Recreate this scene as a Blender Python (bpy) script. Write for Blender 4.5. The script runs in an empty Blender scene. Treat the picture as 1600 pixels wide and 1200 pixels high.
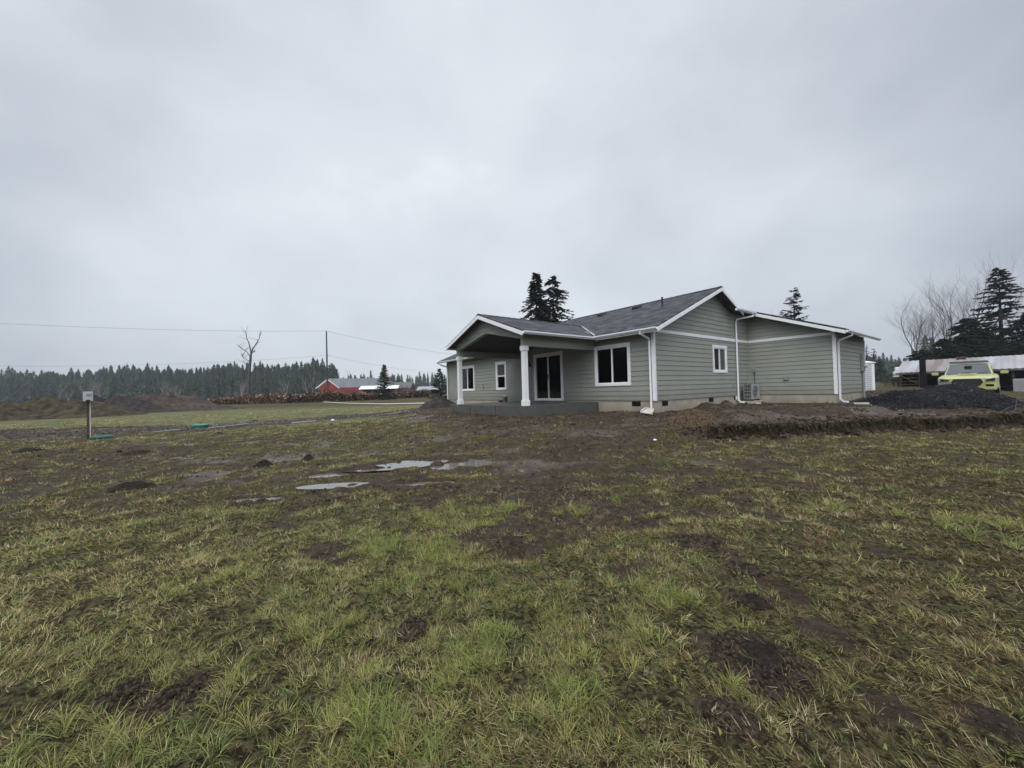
import bpy, bmesh, math, random
import numpy as np
from mathutils import Matrix, Vector

# ------------------------------------------------------------------ camera, sky, sun, exposure
SC = bpy.context.scene
COL = SC.collection
R = math.radians
F = 606.0                      # focal length in pixels of the 1600x1200 photograph
CAMZ = 1.5
PITCH, ROLL = R(0.95), R(-1.55)
cam_d = bpy.data.cameras.new('camera')
cam = bpy.data.objects.new('camera', cam_d)
COL.objects.link(cam)
CAMROT = Matrix.Rotation(R(90) + PITCH, 4, 'X') @ Matrix.Rotation(ROLL, 4, 'Z')
cam.matrix_world = Matrix.Translation((0, 0, CAMZ)) @ CAMROT
cam_d.sensor_width = 36.0
cam_d.lens = F / 1600 * 36.0
cam_d.clip_start = 0.05
cam_d.clip_end = 6000
SC.camera = cam

SUN_EL, SUN_AZ = R(52), R(200)      # azimuth measured clockwise from +Y
SKY_STR = 0.1
world = bpy.data.worlds.new('World')
SC.world = world
world.use_nodes = True
nt = world.node_tree
nt.nodes.clear()
wo = nt.nodes.new('ShaderNodeOutputWorld')
bg = nt.nodes.new('ShaderNodeBackground'); bg.inputs['Strength'].default_value = SKY_STR
sky = nt.nodes.new('ShaderNodeTexSky'); sky.sky_type = 'NISHITA'; sky.sun_disc = False
sky.sun_elevation = SUN_EL; sky.sun_rotation = SUN_AZ
sky.air_density = 1.0; sky.dust_density = 3.0
tc = nt.nodes.new('ShaderNodeTexCoord')
def wn(kind, **kw):
    n = nt.nodes.new(kind)
    for k, v in kw.items():
        setattr(n, k, v)
    return n
mp = wn('ShaderNodeMapping'); mp.inputs['Scale'].default_value = (1.0, 1.0, 1.5)
mp.inputs['Location'].default_value = (0.35, 0.2, 0.1)
nt.links.new(tc.outputs['Generated'], mp.inputs['Vector'])
n1 = wn('ShaderNodeTexNoise'); n1.inputs['Scale'].default_value = 2.1; n1.inputs['Detail'].default_value = 6
n1.inputs['Roughness'].default_value = 0.5; n1.inputs['Distortion'].default_value = 0.1
nt.links.new(mp.outputs[0], n1.inputs['Vector'])
# broad brightness of the cloud deck: thinner (brighter) ahead and above, heavier to the sides
dotn = wn('ShaderNodeVectorMath', operation='DOT_PRODUCT')
dotn.inputs[1].default_value = Vector((-0.05, 0.86, 0.50)).normalized()
nrm = wn('ShaderNodeVectorMath', operation='NORMALIZE')
nt.links.new(tc.outputs['Generated'], nrm.inputs[0])
nt.links.new(nrm.outputs[0], dotn.inputs[0])
r1 = wn('ShaderNodeMapRange'); r1.interpolation_type = 'SMOOTHSTEP'
r1.inputs['From Min'].default_value = 0.40; r1.inputs['From Max'].default_value = 1.0
r1.inputs['To Min'].default_value = 0.0; r1.inputs['To Max'].default_value = 0.66
nt.links.new(dotn.outputs['Value'], r1.inputs['Value'])
r2 = wn('ShaderNodeMapRange')
r2.inputs['From Min'].default_value = 0.32; r2.inputs['From Max'].default_value = 0.68
r2.inputs['To Min'].default_value = -0.20; r2.inputs['To Max'].default_value = 0.24
nt.links.new(n1.outputs['Fac'], r2.inputs['Value'])
ad = wn('ShaderNodeMath', operation='ADD'); ad.inputs[1].default_value = 0
nt.links.new(r1.outputs[0], ad.inputs[0]); nt.links.new(r2.outputs[0], ad.inputs[1])
ramp = wn('ShaderNodeValToRGB')
ramp.color_ramp.interpolation = 'B_SPLINE'
ramp.color_ramp.elements[0].position = 0.0; ramp.color_ramp.elements[0].color = (0.265, 0.292, 0.348, 1)
ramp.color_ramp.elements[1].position = 0.8; ramp.color_ramp.elements[1].color = (0.635, 0.675, 0.72, 1)
nt.links.new(ad.outputs[0], ramp.inputs['Fac'])
gain = wn('ShaderNodeVectorMath', operation='SCALE'); gain.inputs['Scale'].default_value = 1.0 / SKY_STR
nt.links.new(ramp.outputs['Color'], gain.inputs[0])
# an overcast sky is about three times brighter overhead than low down; extra gain behind the viewer is added to light the walls
sepd = wn('ShaderNodeSeparateXYZ'); nt.links.new(nrm.outputs[0], sepd.inputs[0])
def wramp(src, a, b, lo, hi):
    n = wn('ShaderNodeMapRange'); n.interpolation_type = 'SMOOTHSTEP'
    for k, v in zip(('From Min', 'From Max', 'To Min', 'To Max'), (a, b, lo, hi)): n.inputs[k].default_value = v
    nt.links.new(src, n.inputs['Value']); return n.outputs[0]
zen = wramp(sepd.outputs['Z'], 0.72, 0.96, 0.0, 2.7)
beh = wramp(sepd.outputs['Y'], -0.05, -0.75, 0.0, 1.7)
g1 = wn('ShaderNodeMath', operation='ADD'); nt.links.new(zen, g1.inputs[0]); nt.links.new(beh, g1.inputs[1])
g2 = wn('ShaderNodeMath', operation='MULTIPLY_ADD'); nt.links.new(g1.outputs[0], g2.inputs[0]); g2.inputs[1].default_value = 1.0 / SKY_STR; g2.inputs[2].default_value = 1.0 / SKY_STR
nt.links.new(g2.outputs[0], gain.inputs['Scale'])
mx = wn('ShaderNodeMix', data_type='RGBA'); mx.inputs['Factor'].default_value = 0.95
nt.links.new(sky.outputs[0], mx.inputs[6]); nt.links.new(gain.outputs[0], mx.inputs[7])
nt.links.new(mx.outputs[2], bg.inputs['Color'])
nt.links.new(bg.outputs[0], wo.inputs['Surface'])

sun_d = bpy.data.lights.new('sun', 'SUN'); sun_d.energy = 1.3; sun_d.angle = R(40); sun_d.color = (1.0, 0.965, 0.90)
sun = bpy.data.objects.new('sun', sun_d); COL.objects.link(sun)
sdir = Vector((math.sin(SUN_AZ) * math.cos(SUN_EL), math.cos(SUN_AZ) * math.cos(SUN_EL), math.sin(SUN_EL)))
sun.rotation_euler = (-sdir).to_track_quat('-Z', 'Y').to_euler()
sun.location = (0, -10, 60)
SC.view_settings.view_transform = 'Standard'
SC.view_settings.look = 'None'
SC.view_settings.exposure = 0.45
SC.view_settings.gamma = 1.0
SC.cycles.volume_bounces = 1
SC.cycles.max_bounces = 6
SC.cycles.transparent_max_bounces = 12

# ------------------------------------------------------------------ helpers
rnd = random.Random(7)

def ray(px, py):
    d = CAMROT.to_3x3() @ Vector(((px - 800) / F, -(py - 600) / F, -1.0))
    return d
def gp(px, py, z=0.0):
    d = ray(px, py); k = (z - CAMZ) / d.z
    return Vector((d.x * k, d.y * k, z))
def dp(px, py, Y):
    d = ray(px, py); k = Y / d.y
    return Vector((d.x * k, Y, CAMZ + d.z * k))

def tag(o, label=None, cat=None, group=None, kind=None):
    if label: o['label'] = label
    if cat: o['category'] = cat
    if group: o['group'] = group
    if kind: o['kind'] = kind
    return o
def empty(name, loc=(0, 0, 0), rz=0.0, label=None, cat=None, group=None):
    o = bpy.data.objects.new(name, None); COL.objects.link(o)
    o.location = loc; o.rotation_euler = (0, 0, rz); o.empty_display_size = 0.2
    return tag(o, label, cat, group)
def copy_tree(o, parent=None):
    c = o.copy(); COL.objects.link(c); c.parent = parent
    for ch in list(o.children): copy_tree(ch, c)
    return c

class MB:
    def __init__(s): s.v = []; s.f = []
    def add(s, vs, fs):
        n = len(s.v); s.v += [tuple(q) for q in vs]; s.f += [tuple(i + n for i in f) for f in fs]; return s
    def quad(s, a, b, c, d): return s.add([a, b, c, d], [(0, 1, 2, 3)])
    def box(s, x0, x1, y0, y1, z0, z1):
        vs = [(x, y, z) for z in (z0, z1) for x, y in ((x0, y0), (x1, y0), (x1, y1), (x0, y1))]
        return s.add(vs, [(3, 2, 1, 0), (4, 5, 6, 7), (0, 1, 5, 4), (1, 2, 6, 5), (2, 3, 7, 6), (3, 0, 4, 7)])
    def prism(s, poly, off):
        """poly: list of 3D points (CCW seen from +off side), extruded by vector off"""
        n = len(poly); off = Vector(off)
        a = [Vector(p) for p in poly]; b = [p + off for p in a]
        fs = [tuple(range(n - 1, -1, -1)), tuple(range(n, 2 * n))]
        fs += [(i, (i + 1) % n, n + (i + 1) % n, n + i) for i in range(n)]
        return s.add(a + b, fs)
    def tube(s, pts, rs, n=8, caps=True, flat=None):
        pts = [Vector(p) for p in pts]
        if not isinstance(rs, (list, tuple)): rs = [rs] * len(pts)
        base = len(s.v); ref = None
        for i, p in enumerate(pts):
            t = (pts[min(i + 1, len(pts) - 1)] - pts[max(i - 1, 0)]).normalized()
            if ref is None:
                ref = Vector((0, 0, 1)) if abs(t.z) < 0.9 else Vector((1, 0, 0))
            u = (ref - t * ref.dot(t)).normalized(); w = t.cross(u); ref = u
            for k in range(n):
                a = 2 * math.pi * (k + (0.5 if n == 4 else 0)) / n
                s.v.append(tuple(p + (u * math.cos(a) + w * math.sin(a)) * rs[i]))
        for i in range(len(pts) - 1):
            for k in range(n):
                k2 = (k + 1) % n
                s.f.append((base + i * n + k, base + i * n + k2, base + (i + 1) * n + k2, base + (i + 1) * n + k))
        if caps:
            s.f.append(tuple(base + k for k in range(n - 1, -1, -1)))
            e = base + (len(pts) - 1) * n
            s.f.append(tuple(e + k for k in range(n)))
        return s
    def lathe(s, cx, cy, prof, n=16):
        base = len(s.v)
        for r, z in prof:
            for k in range(n):
                a = 2 * math.pi * k / n
                s.v.append((cx + r * math.cos(a), cy + r * math.sin(a), z))
        for i in range(len(prof) - 1):
            for k in range(n):
                k2 = (k + 1) % n
                s.f.append((base + i * n + k, base + i * n + k2, base + (i + 1) * n + k2, base + (i + 1) * n + k))
        s.f.append(tuple(base + k for k in range(n - 1, -1, -1)))
        e = base + (len(prof) - 1) * n
        s.f.append(tuple(e + k for k in range(n)))
        return s
    def build(s, name, mat, parent=None, bevel=0.0, smooth=False, loc=None):
        me = bpy.data.meshes.new(name)
        me.from_pydata(s.v, [], s.f); me.update()
        if bevel:
            bm = bmesh.new(); bm.from_mesh(me)
            bmesh.ops.bevel(bm, geom=list(bm.edges), offset=bevel, segments=2, affect='EDGES', clamp_overlap=True)
            bm.to_mesh(me); bm.free()
        if smooth:
            me.polygons.foreach_set('use_smooth', [True] * len(me.polygons))
        o = bpy.data.objects.new(name, me); COL.objects.link(o)
        if mat: me.materials.append(mat)
        o.parent = parent
        if loc: o.location = loc
        return o

def np_mesh(name, V, loops, starts, totals, mat, parent=None, cols=None, smooth=False, attrs=None):
    me = bpy.data.meshes.new(name)
    V = np.asarray(V, np.float32)
    me.vertices.add(len(V)); me.vertices.foreach_set('co', V.ravel())
    me.loops.add(len(loops)); me.loops.foreach_set('vertex_index', np.asarray(loops, np.int32))
    me.polygons.add(len(starts))
    me.polygons.foreach_set('loop_start', np.asarray(starts, np.int32))
    if smooth: me.polygons.foreach_set('use_smooth', np.ones(len(starts), bool))
    me.update(calc_edges=True)
    if cols is not None:
        at = me.attributes.new('tint', 'FLOAT_COLOR', 'POINT')
        c = np.ones((len(V), 4), np.float32); c[:, :3] = cols
        at.data.foreach_set('color', c.ravel())
    for k, a in (attrs or {}).items():
        at = me.attributes.new(k, 'FLOAT', 'POINT')
        at.data.foreach_set('value', np.asarray(a, np.float32))
    me.materials.append(mat)
    o = bpy.data.objects.new(name, me); COL.objects.link(o); o.parent = parent
    return o

# lattice noise
def _h(ix, iy, seed):
    a = (ix.astype(np.int64) * 374761393 + iy.astype(np.int64) * 668265263 + seed * 1442695041) & 0xffffffff
    a = ((a ^ (a >> 13)) * 1274126177) & 0xffffffff
    a = a ^ (a >> 16)
    return (a & 0xffff) / 65535.0
def vn(x, y, seed=0):
    x = np.asarray(x, float); y = np.asarray(y, float)
    ix = np.floor(x); iy = np.floor(y); fx = x - ix; fy = y - iy
    fx = fx * fx * (3 - 2 * fx); fy = fy * fy * (3 - 2 * fy)
    a = _h(ix, iy, seed); b = _h(ix + 1, iy, seed); c = _h(ix, iy + 1, seed); d = _h(ix + 1, iy + 1, seed)
    return (a * (1 - fx) + b * fx) * (1 - fy) + (c * (1 - fx) + d * fx) * fy
def fbm(x, y, sc, seed=0, o=4, g=0.5):
    t = 0; amp = 1; s = 0
    c, sn = math.cos(0.7), math.sin(0.7)
    x = np.asarray(x, float) / sc; y = np.asarray(y, float) / sc
    for i in range(o):
        t = t + amp * vn(x, y, seed + i); s += amp; amp *= g
        x, y = (x * c - y * sn) * 2.03, (x * sn + y * c) * 2.03
    return t / s
def ss(a, b, x):
    t = np.clip((np.asarray(x, float) - a) / (b - a), 0, 1)
    return t * t * (3 - 2 * t)

# ------------------------------------------------------------------ materials
MATS = {}
def mat(name, col, rough=0.6, var=0.15, scale=6.0, spec=0.35, metal=0.0, bump=0.0, bscale=40.0, coord='Object', col2=None, detail=4):
    if name in MATS: return MATS[name]
    m = bpy.data.materials.new(name); m.use_nodes = True
    t = m.node_tree; b = t.nodes['Principled BSDF']
    b.inputs['Roughness'].default_value = rough; b.inputs['Metallic'].default_value = metal
    b.inputs['Specular IOR Level'].default_value = spec if rough < .7 else min(spec, .06)
    c = t.nodes.new('ShaderNodeTexCoord')
    n = t.nodes.new('ShaderNodeTexNoise'); n.inputs['Scale'].default_value = scale; n.inputs['Detail'].default_value = detail
    t.links.new(c.outputs[coord], n.inputs['Vector'])
    r = t.nodes.new('ShaderNodeValToRGB')
    c2 = col2 or tuple(q * (1 + var) for q in col)
    r.color_ramp.elements[0].position = 0.3; r.color_ramp.elements[0].color = (*[q * (1 - var) for q in col], 1)
    r.color_ramp.elements[1].position = 0.7; r.color_ramp.elements[1].color = (*c2, 1)
    t.links.new(n.outputs['Fac'], r.inputs['Fac']); t.links.new(r.outputs['Color'], b.inputs['Base Color'])
    if bump:
        n2 = t.nodes.new('ShaderNodeTexNoise'); n2.inputs['Scale'].default_value = bscale; n2.inputs['Detail'].default_value = 5
        t.links.new(c.outputs[coord], n2.inputs['Vector'])
        bp = t.nodes.new('ShaderNodeBump'); bp.inputs['Strength'].default_value = bump; bp.inputs['Distance'].default_value = 0.05
        t.links.new(n2.outputs['Fac'], bp.inputs['Height']); t.links.new(bp.outputs['Normal'], b.inputs['Normal'])
    MATS[name] = m
    return m

def add_splash(m, z0, z1, col, amt):
    t = m.node_tree; b = t.nodes['Principled BSDF']; L = t.links.new
    src = b.inputs['Base Color'].links[0].from_socket
    c = t.nodes.new('ShaderNodeTexCoord'); sp = t.nodes.new('ShaderNodeSeparateXYZ'); L(c.outputs['Object'], sp.inputs[0])
    n = t.nodes.new('ShaderNodeTexNoise'); n.inputs['Scale'].default_value = 4.5; n.inputs['Detail'].default_value = 7; L(c.outputs['Object'], n.inputs['Vector'])
    ma = t.nodes.new('ShaderNodeMath'); ma.operation = 'MULTIPLY_ADD'; ma.inputs[1].default_value = -.8 * (z1 - z0); L(n.outputs['Fac'], ma.inputs[0]); L(sp.outputs['Z'], ma.inputs[2])
    mr = t.nodes.new('ShaderNodeMapRange'); mr.inputs['From Min'].default_value = z1 - .4 * (z1 - z0); mr.inputs['From Max'].default_value = z0 - .4 * (z1 - z0); mr.inputs['To Max'].default_value = amt
    L(ma.outputs[0], mr.inputs['Value'])
    mx = t.nodes.new('ShaderNodeMix'); mx.data_type = 'RGBA'; L(mr.outputs[0], mx.inputs['Factor']); L(src, mx.inputs[6]); mx.inputs[7].default_value = (*col, 1)
    L(mx.outputs[2], b.inputs['Base Color'])

def tint_mat(name, rough=0.6, spec=0.3, trans=0.0):
    m = bpy.data.materials.new(name); m.use_nodes = True
    t = m.node_tree; b = t.nodes['Principled BSDF']
    b.inputs['Roughness'].default_value = rough; b.inputs['Specular IOR Level'].default_value = spec
    a = t.nodes.new('ShaderNodeAttribute'); a.attribute_name = 'tint'
    t.links.new(a.outputs['Color'], b.inputs['Base Color'])
    if trans:
        tr = t.nodes.new('ShaderNodeBsdfTranslucent'); t.links.new(a.outputs['Color'], tr.inputs['Color'])
        ms = t.nodes.new('ShaderNodeMixShader'); ms.inputs[0].default_value = trans
        t.links.new(b.outputs[0], ms.inputs[1]); t.links.new(tr.outputs[0], ms.inputs[2])
        t.links.new(ms.outputs[0], t.nodes['Material Output'].inputs['Surface'])
    return m

def shingle_mat(name, swap, base=(0.032, 0.034, 0.039)):
    m = bpy.data.materials.new(name); m.use_nodes = True
    t = m.node_tree; b = t.nodes['Principled BSDF']; L = t.links.new
    b.inputs['Roughness'].default_value = 0.62; b.inputs['Specular IOR Level'].default_value = 0.16
    c = t.nodes.new('ShaderNodeTexCoord'); sp = t.nodes.new('ShaderNodeSeparateXYZ'); L(c.outputs['Object'], sp.inputs[0])
    cb = t.nodes.new('ShaderNodeCombineXYZ')
    L(sp.outputs['Y' if swap else 'X'], cb.inputs['X']); L(sp.outputs['X' if swap else 'Y'], cb.inputs['Y'])
    br = t.nodes.new('ShaderNodeTexBrick'); L(cb.outputs[0], br.inputs['Vector'])
    br.offset = 0.37; br.offset_frequency = 2; br.squash = 0.7; br.squash_frequency = 3
    br.inputs['Scale'].default_value = 1.0
    br.inputs['Brick Width'].default_value = 0.34; br.inputs['Row Height'].default_value = 0.15
    br.inputs['Mortar Size'].default_value = 0.008; br.inputs['Mortar Smooth'].default_value = 0.6
    br.inputs['Color1'].default_value = (*[q * 0.40 for q in base], 1); br.inputs['Color2'].default_value = (*[q * 2.1 for q in base], 1)
    br.inputs['Mortar'].default_value = (*[q * 0.35 for q in base], 1)
    n = t.nodes.new('ShaderNodeTexNoise'); n.inputs['Scale'].default_value = 2.6; n.inputs['Detail'].default_value = 8; L(c.outputs['Object'], n.inputs['Vector'])
    mr = t.nodes.new('ShaderNodeMapRange'); mr.inputs['From Min'].default_value = 0.3; mr.inputs['From Max'].default_value = 0.7; mr.inputs['To Min'].default_value = 0.65; mr.inputs['To Max'].default_value = 1.4
    L(n.outputs['Fac'], mr.inputs['Value'])
    mu = t.nodes.new('ShaderNodeVectorMath'); mu.operation = 'SCALE'; L(br.outputs['Color'], mu.inputs[0]); L(mr.outputs[0], mu.inputs['Scale'])
    L(mu.outputs[0], b.inputs['Base Color'])
    bp = t.nodes.new('ShaderNodeBump'); bp.inputs['Strength'].default_value = 0.5; bp.inputs['Distance'].default_value = 0.01
    L(br.outputs['Color'], bp.inputs['Height']); L(bp.outputs['Normal'], b.inputs['Normal'])
    return m

M_SIDING = mat('siding_paint', (0.26, 0.272, 0.236), 0.6, 0.05, 1.5, bump=0.06, bscale=90)
add_splash(M_SIDING, -.05, .42, (.14, .115, .085), .45)
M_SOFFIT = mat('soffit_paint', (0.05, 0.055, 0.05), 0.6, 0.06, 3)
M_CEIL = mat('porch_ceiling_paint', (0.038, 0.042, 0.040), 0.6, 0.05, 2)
M_WHITE = mat('white_trim_paint', (0.76, 0.77, 0.77), 0.45, 0.04, 4)
M_VINYL = mat('white_vinyl', (0.80, 0.81, 0.81), 0.35, 0.02, 4)
M_GUTTER = mat('white_gutter_metal', (0.74, 0.76, 0.78), 0.3, 0.03, 4, spec=0.5)
M_CONC = mat('foundation_concrete', (0.42, 0.38, 0.315), 0.85, 0.22, 1.8, bump=0.15, bscale=50, col2=(0.46, 0.41, 0.33))
add_splash(M_CONC, -.62, .02, (.15, .10, .065), .65)
M_SLAB = mat('slab_concrete', (0.092, 0.092, 0.085), 0.36, 0.22, 2.4, bump=0.04, bscale=60, col2=(0.105, 0.104, 0.096))
M_DARK = mat('dark_void', (0.012, 0.012, 0.012), 0.8, 0.1)
M_BLACKMETAL = mat('black_metal', (0.02, 0.02, 0.021), 0.45, 0.2)
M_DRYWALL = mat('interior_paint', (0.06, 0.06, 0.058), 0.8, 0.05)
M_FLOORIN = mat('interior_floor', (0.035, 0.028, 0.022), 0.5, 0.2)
M_SHINGLE = shingle_mat('charcoal_shingles', True)
M_SHINGLE_X = shingle_mat('charcoal_shingles_cross', False)
M_FLASH = mat('flashing_metal', (0.42, 0.44, 0.46), 0.4, 0.1, 5, metal=0.5)
M_GREYPLASTIC = mat('grey_plastic', (0.24, 0.245, 0.245), 0.5, 0.06)
M_GREYMETAL = mat('grey_painted_metal', (0.27, 0.28, 0.285), 0.45, 0.08)
M_TEAL = mat('green_plastic', (0.028, 0.135, 0.105), 0.45, 0.2, 5)
M_PVC = mat('pale_pvc', (0.55, 0.58, 0.58), 0.4, 0.1, 5)

def glass_mat():
    m = bpy.data.materials.new('window_glass'); m.use_nodes = True
    t = m.node_tree; t.nodes.remove(t.nodes['Principled BSDF']); L = t.links.new
    g = t.nodes.new('ShaderNodeBsdfGlossy'); g.inputs['Roughness'].default_value = 0.015
    tr = t.nodes.new('ShaderNodeBsdfTransparent'); tr.inputs['Color'].default_value = (0.55, 0.58, 0.575, 1)
    fr = t.nodes.new('ShaderNodeFresnel'); fr.inputs['IOR'].default_value = 1.5
    mu = t.nodes.new('ShaderNodeMath'); mu.operation = 'MULTIPLY'; mu.inputs[1].default_value = 1.1; L(fr.outputs[0], mu.inputs[0])
    ms = t.nodes.new('ShaderNodeMixShader'); L(mu.outputs[0], ms.inputs[0]); L(tr.outputs[0], ms.inputs[1]); L(g.outputs[0], ms.inputs[2])
    L(ms.outputs[0], t.nodes['Material Output'].inputs['Surface'])
    n = t.nodes.new('ShaderNodeTexNoise'); n.inputs['Scale'].default_value = 1.5
    bp = t.nodes.new('ShaderNodeBump'); bp.inputs['Strength'].default_value = 0.02; L(n.outputs['Fac'], bp.inputs['Height']); L(bp.outputs['Normal'], g.inputs['Normal'])
    return m
M_GLASS = glass_mat()
def screen_mat():
    m = bpy.data.materials.new('insect_screen'); m.use_nodes = True
    t = m.node_tree; b = t.nodes['Principled BSDF']; L = t.links.new
    b.inputs['Base Color'].default_value = (0.2, 0.205, 0.205, 1); b.inputs['Roughness'].default_value = 0.7
    n = t.nodes.new('ShaderNodeTexNoise'); n.inputs['Scale'].default_value = 3
    mr = t.nodes.new('ShaderNodeMapRange'); mr.inputs['To Min'].default_value = 0.3; mr.inputs['To Max'].default_value = 0.5; L(n.outputs['Fac'], mr.inputs['Value'])
    tr = t.nodes.new('ShaderNodeBsdfTransparent')
    ms = t.nodes.new('ShaderNodeMixShader'); L(mr.outputs[0], ms.inputs[0]); L(tr.outputs[0], ms.inputs[1]); L(b.outputs[0], ms.inputs[2])
    L(ms.outputs[0], t.nodes['Material Output'].inputs['Surface'])
    return m
M_SCREEN = screen_mat()

# ------------------------------------------------------------------ terrain height and cover
C0 = dp(1024, 626, 13.5)             # near corner of the house at the bottom of its siding
HX, HY, HZ = C0.x, C0.y, 1.01
HA = R(37.5)
UX, UY = math.cos(HA), math.sin(HA)
def to_local(x, y):
    dx, dy = np.asarray(x) - HX, np.asarray(y) - HY
    return dx * UX + dy * UY, -dx * UY + dy * UX
def to_world(s, t, z=0.0):
    return Vector((HX + s * UX - t * UY, HY + s * UY + t * UX, HZ + z))
def rect_d(s, t, s0, s1, t0, t1):
    a = np.maximum(np.maximum(s0 - s, s - s1), 0); b = np.maximum(np.maximum(t0 - t, t - t1), 0)
    return np.hypot(a, b)
BX = [4.2, 6, 9, 12, 16, 24, 40]; BY = [10.25, 10.5, 10.95, 11.3, 12.0, 13.4, 16.5]
def bank_y(x):
    return np.interp(x, BX, BY) + (vn(x * 1.3, x * 0 + 3, 5) - 0.5) * 0.5 + (vn(x * 4.1, x * 0 + 9, 6) - 0.5) * 0.30
PUD = []
def add_puddle(px, py, rx, ry, rot=0.0, d=0.06):
    p = gp(px, py, 0.0); PUD.append((p.x, p.y, rx, ry, rot, d))
add_puddle(682, 729, 1.0, 0.50, 0.10, 0.075)
add_puddle(605, 736, 0.65, 0.24, 0.2, 0.06)
add_puddle(548, 744, 0.80, 0.20, 0.16, 0.06)
add_puddle(650, 758, 0.55, 0.17, 0.1, 0.045)
add_puddle(525, 766, 0.45, 0.14, 0.1, 0.035)
add_puddle(390, 783, 0.45, 0.14, 0.1, 0.04)
add_puddle(735, 728, 0.45, 0.2, 0.1, 0.05)
TRENCH = [gp(*q) for q in ((-250, 686, .15), (0, 678, .18), (150, 676, .18), (330, 666, .2), (450, 657, .25), (560, 648, .3), (690, 643, .35))]
PATH = [gp(*q) for q in ((1000, 668, .25), (930, 690, .1), (870, 720, 0), (855, 765, 0), (865, 810, 0))]
def poly_d(x, y, pts):
    d = np.full(np.shape(x), 1e9)
    for a, b in zip(pts[:-1], pts[1:]):
        ex, ey = b.x - a.x, b.y - a.y; L2 = ex * ex + ey * ey
        k = np.clip(((x - a.x) * ex + (y - a.y) * ey) / L2, 0, 1)
        d = np.minimum(d, np.hypot(x - a.x - k * ex, y - a.y - k * ey))
    return d
def puddle_e(x, y, q):
    dx, dy = x - q[0], y - q[1]; c, s_ = math.cos(q[4]), math.sin(q[4])
    return np.hypot((dx * c + dy * s_) / q[2], (-dx * s_ + dy * c) / q[3])
SPOTS = [(*gp(px, py)[:2], r) for px, py, r in ((1185, 1035, .25), (1145, 1120, .13), (1165, 890, .14), (1180, 940, .16), (1075, 845, .28),
         (1400, 1110, .14), (1540, 1130, .16), (1290, 985, .14), (640, 990, .10), (530, 860, .3), (820, 850, .3), (190, 1085, .14), (900, 720, .5), (300, 1080, .18), (1010, 820, .25), (960, 800, .3))]
def smooth_h(x, y):
    """large-scale ground height"""
    x = np.asarray(x, float); y = np.asarray(y, float)
    base = np.interp(y, [-40, 6, 14, 30, 60, 100, 1000], [0, 0, .15, .32, .5, .6, 1.0])
    s, t = to_local(x, y)
    P = np.interp(s, [-6, -3.7, 0, 4, 8, 20], [.44, .60, .57, .61, .66, .86])
    P = np.maximum(P - 0.12 * np.maximum(-t - 3.3, 0), .38)
    d = np.minimum(rect_d(s, t, 0, 9, 0, 15.1), np.minimum(rect_d(s, t, -3.7, 0, 2.6, 7.8), rect_d(s, t, 7.7, 12.7, -3.3, 3)))
    wl = 1 - ss(0.2, 5.5, d)
    by = bank_y(x)
    wb = ss(-0.02, 0.06, y - by)
    zr = .37 + (P - .37) * ss(0, 3.2, y - by)
    lawn = np.where(x > 3, base * ss(16, 6, x) * 0.4, base)
    left = base * (1 - wl) + P * wl
    right = lawn * (1 - wb) + zr * wb
    k = ss(3.9, 5.4, x)
    far = ss(45, 90, y)
    right = right * (1 - far) + 0.9 * far
    return left * (1 - k) + right * k
def cover(x, y):
    """mud 0..1, green 0..1, straw 0..1"""
    x = np.asarray(x, float); y = np.asarray(y, float)
    s, t = to_local(x, y)
    n1 = fbm(x, y, 1.6, 11); n2 = fbm(x, y, 0.45, 12); n3 = fbm(x, y, 5.0, 13)
    d = np.minimum(rect_d(s, t, 0, 12.5, 0, 15.1), np.minimum(rect_d(s, t, -3.7, 0, 2.6, 7.8), rect_d(s, t, 7.7, 14, -3.3, 3)))
    mud = ss(3.4, 1.2, d + (n1 - .5) * 2.6)
    mud = np.maximum(mud, ss(-0.1, 0.1, y - bank_y(x)) * ss(4.0, 5.4, x) * ss(34, 26, y + (n1 - .5) * 6) * ss(34, 22, x))
    mud = np.maximum(mud, ss(3.1, 1.2, poly_d(x, y, TRENCH) + (n1 - .5) * 4.2 + (n2 - .5) * 1.5))
    mud = np.maximum(mud, ss(1.5, 0.3, poly_d(x, y, PATH) + (n2 - .5) * 1.6) * 0.95)
    e = np.min([puddle_e(x, y, q) for q in PUD], axis=0)
    mud = np.maximum(mud, ss(1.9, 1.0, e + (n2 - .5) * 0.7))
    low = fbm(x, y, .32, 31, 3)
    mid = ss(3.8, 6.2, y + (n1 - .5) * 2.0) * ss(15.0, 11.0, y) * ss(12, 6, np.abs(x + 2.0 - (n3 - .5) * 5) - 2) * ss(7, 4.5, x + (n1 - .5) * 3)
    mud = np.maximum(mud, np.clip(mid * (0.12 + 1.3 * (n2 - .40) + .9 * ss(.52, .38, low)), 0, .9))
    mud = np.maximum(mud, .75 * ss(.42, .30, low) * ss(3, 5, y) * ss(16, 12, y))
    near = ss(0.66, 0.78, n1 * .5 + n2 * .5 + 0.03 * ss(0.5, 2.5, x) * ss(6, 3, y))
    mud = np.maximum(mud, near * .9)
    for sx, sy, r in SPOTS:
        mud = np.maximum(mud, ss(1.25, .6, np.hypot(x - sx, y - sy) / r + (n2 - .5) * 1.7))
    green = np.clip(0.50 + 1.9 * (n3 - .5) + 1.4 * (n1 - .5), 0, 1)
    lush = ss(17, 19, y + (n1 - .5) * 3) * ss(-5, -9, x) * ss(44, 34, y) * (.65 + .5 * n1)
    green = np.maximum(green, lush)
    green = np.maximum(green * ss(2, -2, x - 3.5) + green * .6 * ss(-2, 2, x - 3.5), lush)
    straw = fbm(x, y, 0.8, 21)
    return np.clip(mud, 0, 1), np.clip(green, 0, 1), straw
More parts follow.
